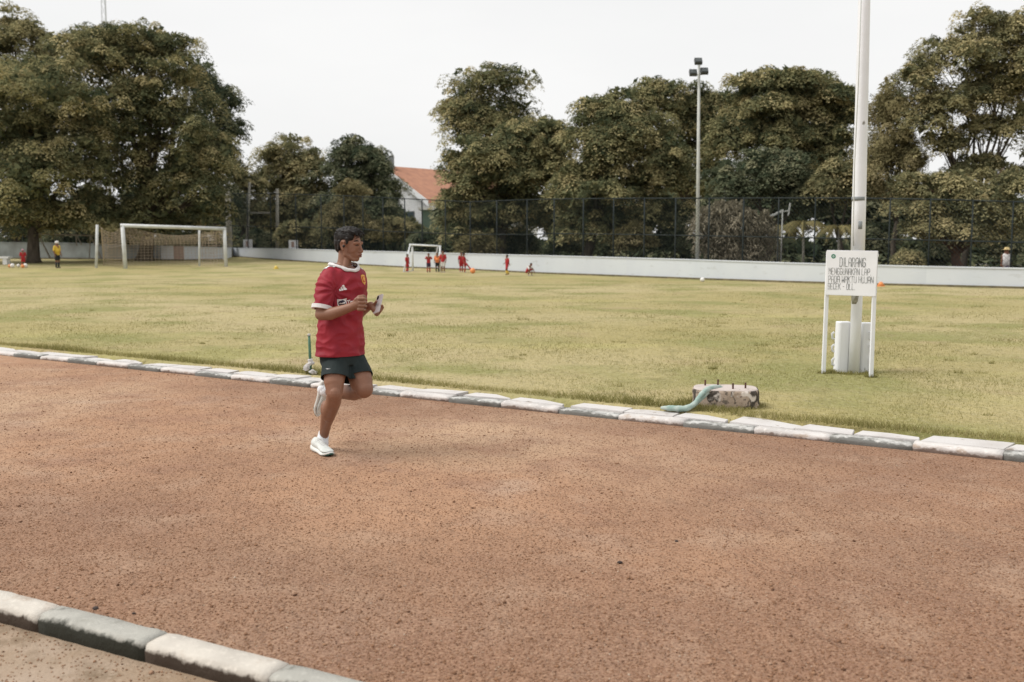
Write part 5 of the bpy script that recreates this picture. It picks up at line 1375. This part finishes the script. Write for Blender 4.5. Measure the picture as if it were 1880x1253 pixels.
# ------------------------------------------------------------------ children in the distance
KM = {}
def km(nm, c):
    if nm not in KM: KM[nm] = mat(nm, c, .8)
    return KM[nm]
RED, WHITE, NAVY, ORG, YEL, BLK = (.36, .025, .03), (.62, .60, .59), (.05, .03, .06), (.72, .22, .08), (.62, .42, .06), (.02, .022, .025)
cs = km('child skin', (.20, .095, .06))
def child(label, px, py, hpx, yaw, shirt, shorts, socks=None, pose='stand', hat=None, sleeves=None, seed=0, nm='person', shirt2=None):
    base = gp(px, py); s = base.y / FPX * hpx          # height in metres
    a = R(yaw); fw = Vector((math.sin(a), -math.cos(a), 0)); rt = Vector((fw.y, -fw.x, 0)); k = s
    def Q(r, f, u): return base + (rt * r + fw * f + U * u) * k
    th = Thing(nm, label, 'person', base, 'children playing by the far wall' if px > 200 else 'children at the far left')
    hip, sho, hd = .50, .80, .925; lean = 0
    J = dict(hL=(-.055, 0, hip), hR=(.055, 0, hip), kL=(-.06, .01, .27), kR=(.06, .01, .27), aL=(-.06, -.01, .035), aR=(.06, -.01, .035), sL=(-.11, 0, sho), sR=(.11, 0, sho), eL=(-.15, -.01, .62), eR=(.15, -.01, .62), wL=(-.15, .05, .47), wR=(.15, .05, .47), hd=(0, .01, hd), pv=(0, 0, hip), ch=(0, 0, .77))
    if pose == 'walk': J.update(kL=(-.05, .09, .28), aL=(-.05, .03, .045), kR=(.05, -.02, .27), aR=(.06, -.13, .06), wL=(-.13, -.08, .50), wR=(.13, .12, .55))
    if pose == 'hands_up': J.update(eL=(-.17, .06, .70), eR=(.17, .06, .70), wL=(-.07, .12, .80), wR=(.07, .12, .80))
    if pose == 'kick': J.update(kR=(.09, .20, .36), aR=(.10, .40, .10), ch=(0, -.05, .74), sL=(-.11, -.05, .76), sR=(.11, -.05, .76), hd=(0, -.03, .90), wL=(-.2, .1, .6), eL=(-.18, 0, .64))
    if pose == 'crouch': J.update(hL=(-.07, -.05, .22), hR=(.07, -.05, .22), pv=(0, -.06, .22), kL=(-.15, .20, .40), kR=(.15, .20, .40), aL=(-.14, .14, .05), aR=(.16, .18, .05), ch=(0, .10, .48), sL=(-.12, .12, .52), sR=(.12, .12, .52), hd=(0, .24, .62), eL=(-.2, .24, .34), eR=(.2, .26, .34), wL=(-.15, .36, .14), wR=(.14, .38, .14))
    J = {q: Q(*v) for q, v in J.items()}
    def lerp(a_, b_, t): return J[a_].lerp(J[b_], t)
    b = MB(); up = (J['ch'] - J['pv']).normalized()
    b.ell(J['hd'], [rt * .058 * k, fw * .068 * k, U * .078 * k], 12, 10); b.cap([J['ch'], J['hd']], [.045 * k, .032 * k], 8)
    b.ball(J['hd'] + fw * .068 * k - U * .01 * k, .012 * k, 6, 5)
    for x in 'LR':
        b.cap([J['s' + x], J['e' + x], J['w' + x]], [.032 * k, .026 * k, .020 * k], 8); b.ell(J['w' + x] + (J['w' + x] - J['e' + x]).normalized() * .03 * k, [rt * .014 * k, fw * .022 * k, U * .03 * k], 8, 6)
        b.cap([J['h' + x], J['k' + x], J['a' + x]], [.056 * k, .040 * k, .026 * k], 8)
    b.cap([J['pv'], J['ch']], [.075 * k, .085 * k], 10)
    body = put(melt(b, 'body', .016 * k / 1.1, 2), 'body', cs, th.o, th.loc)
    b = MB(); d0 = J['ch'] - J['pv']
    def ring(c, a_, d_): return [c + rt * a_ * k * math.cos(6.283 * i / 14) + fw.cross(rt).cross(rt).normalized() * 0 + (up.cross(rt)).normalized() * d_ * k * math.sin(6.283 * i / 14) for i in range(14)]
    b.loft([ring(J['pv'] - up * .02 * k, .105, .085), ring(J['pv'].lerp(J['ch'], .5), .100, .080), ring(J['ch'], .125, .080), ring(J['ch'] + up * .045 * k, .075, .055)])
    for x in 'LR': b.cap([J['s' + x], lerp('s' + x, 'e' + x, .75)], [.046 * k, .044 * k], 8)
    put(melt(b, 'shirt', .016 * k / 1.1, 2), 'shirt', km('cloth %s' % (shirt,), shirt), th.o, th.loc)
    if shirt2: th.part('bib', MB().loft([ring(J['pv'].lerp(J['ch'], .15), .109, .088), ring(J['pv'].lerp(J['ch'], .85), .112, .086)]), km('cloth %s' % (shirt2,), shirt2), smooth=True)
    b = MB(); b.loft([ring(J['pv'] - up * .06 * k, .10, .08), ring(J['pv'] + up * .03 * k, .098, .078)])
    for x in 'LR': b.cap([J['h' + x], lerp('h' + x, 'k' + x, .75)], [.062 * k, .058 * k], 8)
    put(melt(b, 'shorts', .016 * k / 1.1, 2), 'shorts', km('cloth %s' % (shorts,), shorts), th.o, th.loc)
    for x in 'LR':
        if socks: th.part('sock', MB().cap([lerp('k' + x, 'a' + x, .25), J['a' + x]], [.036 * k, .030 * k], 8), km('cloth %s' % (socks,), socks), smooth=True)
        fd = fw; c = J['a' + x] + fd * .035 * k; c.z = max(c.z - .012 * k, tz(c.x, c.y) + .022 * k)
        th.part('shoe', MB().ell(c, [fd * .065 * k, rt * .028 * k, U * .024 * k], 10, 6), km('kid shoe', (.45, .42, .40)) if seed % 2 else km('dark shoe', (.05, .05, .05)), smooth=True)
    if hat: th.part('cap', MB().ell(J['hd'] + U * .025 * k, [rt * .068 * k, fw * .085 * k, U * .064 * k], 12, 8), km('cloth %s' % (hat,), hat), smooth=True)
    else: th.part('hair', MB().ell(J['hd'] + U * .022 * k - fw * .012 * k, [rt * .062 * k, fw * .066 * k, U * .066 * k], 12, 8), km('child hair', (.015, .012, .012)), smooth=True)
child('child in all red with a pinkish cap, far left among the balls', 43, 491, 33, 30, RED, RED, RED, hat=(.45, .25, .30), seed=1)
child('child in a yellow bib and white cap standing at the far left', 106, 492.5, 49, 70, YEL, BLK, BLK, hat=WHITE, shirt2=YEL)
child('child in red leaning at the left post of the small goal', 748, 500, 33, 60, RED, RED, RED, seed=1)
child('child in red and navy with hands raised to the face, inside the small goal', 787, 500.5, 35, 10, RED, NAVY, RED, 'hands_up')
child('child in an orange bib and black shorts at the right post of the small goal', 803, 499.5, 35, 0, ORG, BLK, BLK, shirt2=ORG)
child('child in red shirt and white shorts just right of the small goal', 813.5, 501, 40, -20, RED, WHITE, None, seed=1)
child('child in red standing close behind the kicking child', 847, 500, 36, 20, RED, RED, RED, seed=1)
child('child in red stretching one leg to the orange ball', 853, 501, 37, 75, RED, RED, RED, 'kick', seed=1)
child('child in red walking alone between the kicker and the crouching child', 931, 505.5, 37, -60, RED, RED, YEL, 'walk')
child('child in red and white crouching on the grass near the wall', 969, 507, 34, 50, WHITE, RED, None, 'crouch', seed=1, shirt2=RED)
# people glimpsed behind the wall on the far right
g2, h2 = wall_at(1847)
for px, lab, c, top in ((1846, 'figure in a pale shirt and straw hat standing behind the right end of the wall', WHITE, 470),):
    Y = g2.y + 3.5; c0 = at(px, 505, Y); s = Y / FPX; z0 = tz(c0.x, Y); k = at(px, top - 14, Y).z - z0
    th = Thing('person', lab, 'person', (c0.x, Y, z0)); B0 = Vector((c0.x, Y, z0)); X = Vector((1, 0, 0)); Yv = Vector((0, 1, 0))
    b = MB(); b.ell(B0 + U * k * .93, [X * .055 * k, Yv * .065 * k, U * .07 * k]); b.cap([B0 + U * k * .45, B0 + U * k * .85], [.08 * k, .07 * k], 10)
    for q_ in (-1, 1):
        b.cap([B0 + X * .055 * k * q_ + U * .5 * k, B0 + X * .06 * k * q_ + U * .03 * k], [.055 * k, .03 * k], 8); b.cap([B0 + X * .11 * k * q_ + U * .8 * k, B0 + X * .14 * k * q_ + U * .5 * k], [.03 * k, .02 * k], 8)
    put(melt(b, 'body', .02, 2), 'body', cs, th.o, th.loc)
    th.part('shirt', MB().loft([[B0 + X * a * k * math.cos(t * .45) + Yv * d * k * math.sin(t * .45) + U * z * k for t in range(14)] for a, d, z in ((.10, .08, .46), (.11, .08, .65), (.13, .08, .80), (.06, .05, .86))]), km('cloth %s' % (c,), c), smooth=True)
    th.part('trousers', MB().cap([B0 + U * .48 * k, B0 + U * .10 * k], [.09 * k, .07 * k], 10), km('cloth navy', NAVY), smooth=True)
    th.part('straw_hat', MB().tube([B0 + U * .955 * k, B0 + U * .965 * k, B0 + U * .97 * k, B0 + U * 1.03 * k], [.12 * k, .12 * k, .07 * k, .05 * k], 14), km('straw', (.55, .42, .2)), smooth=True)
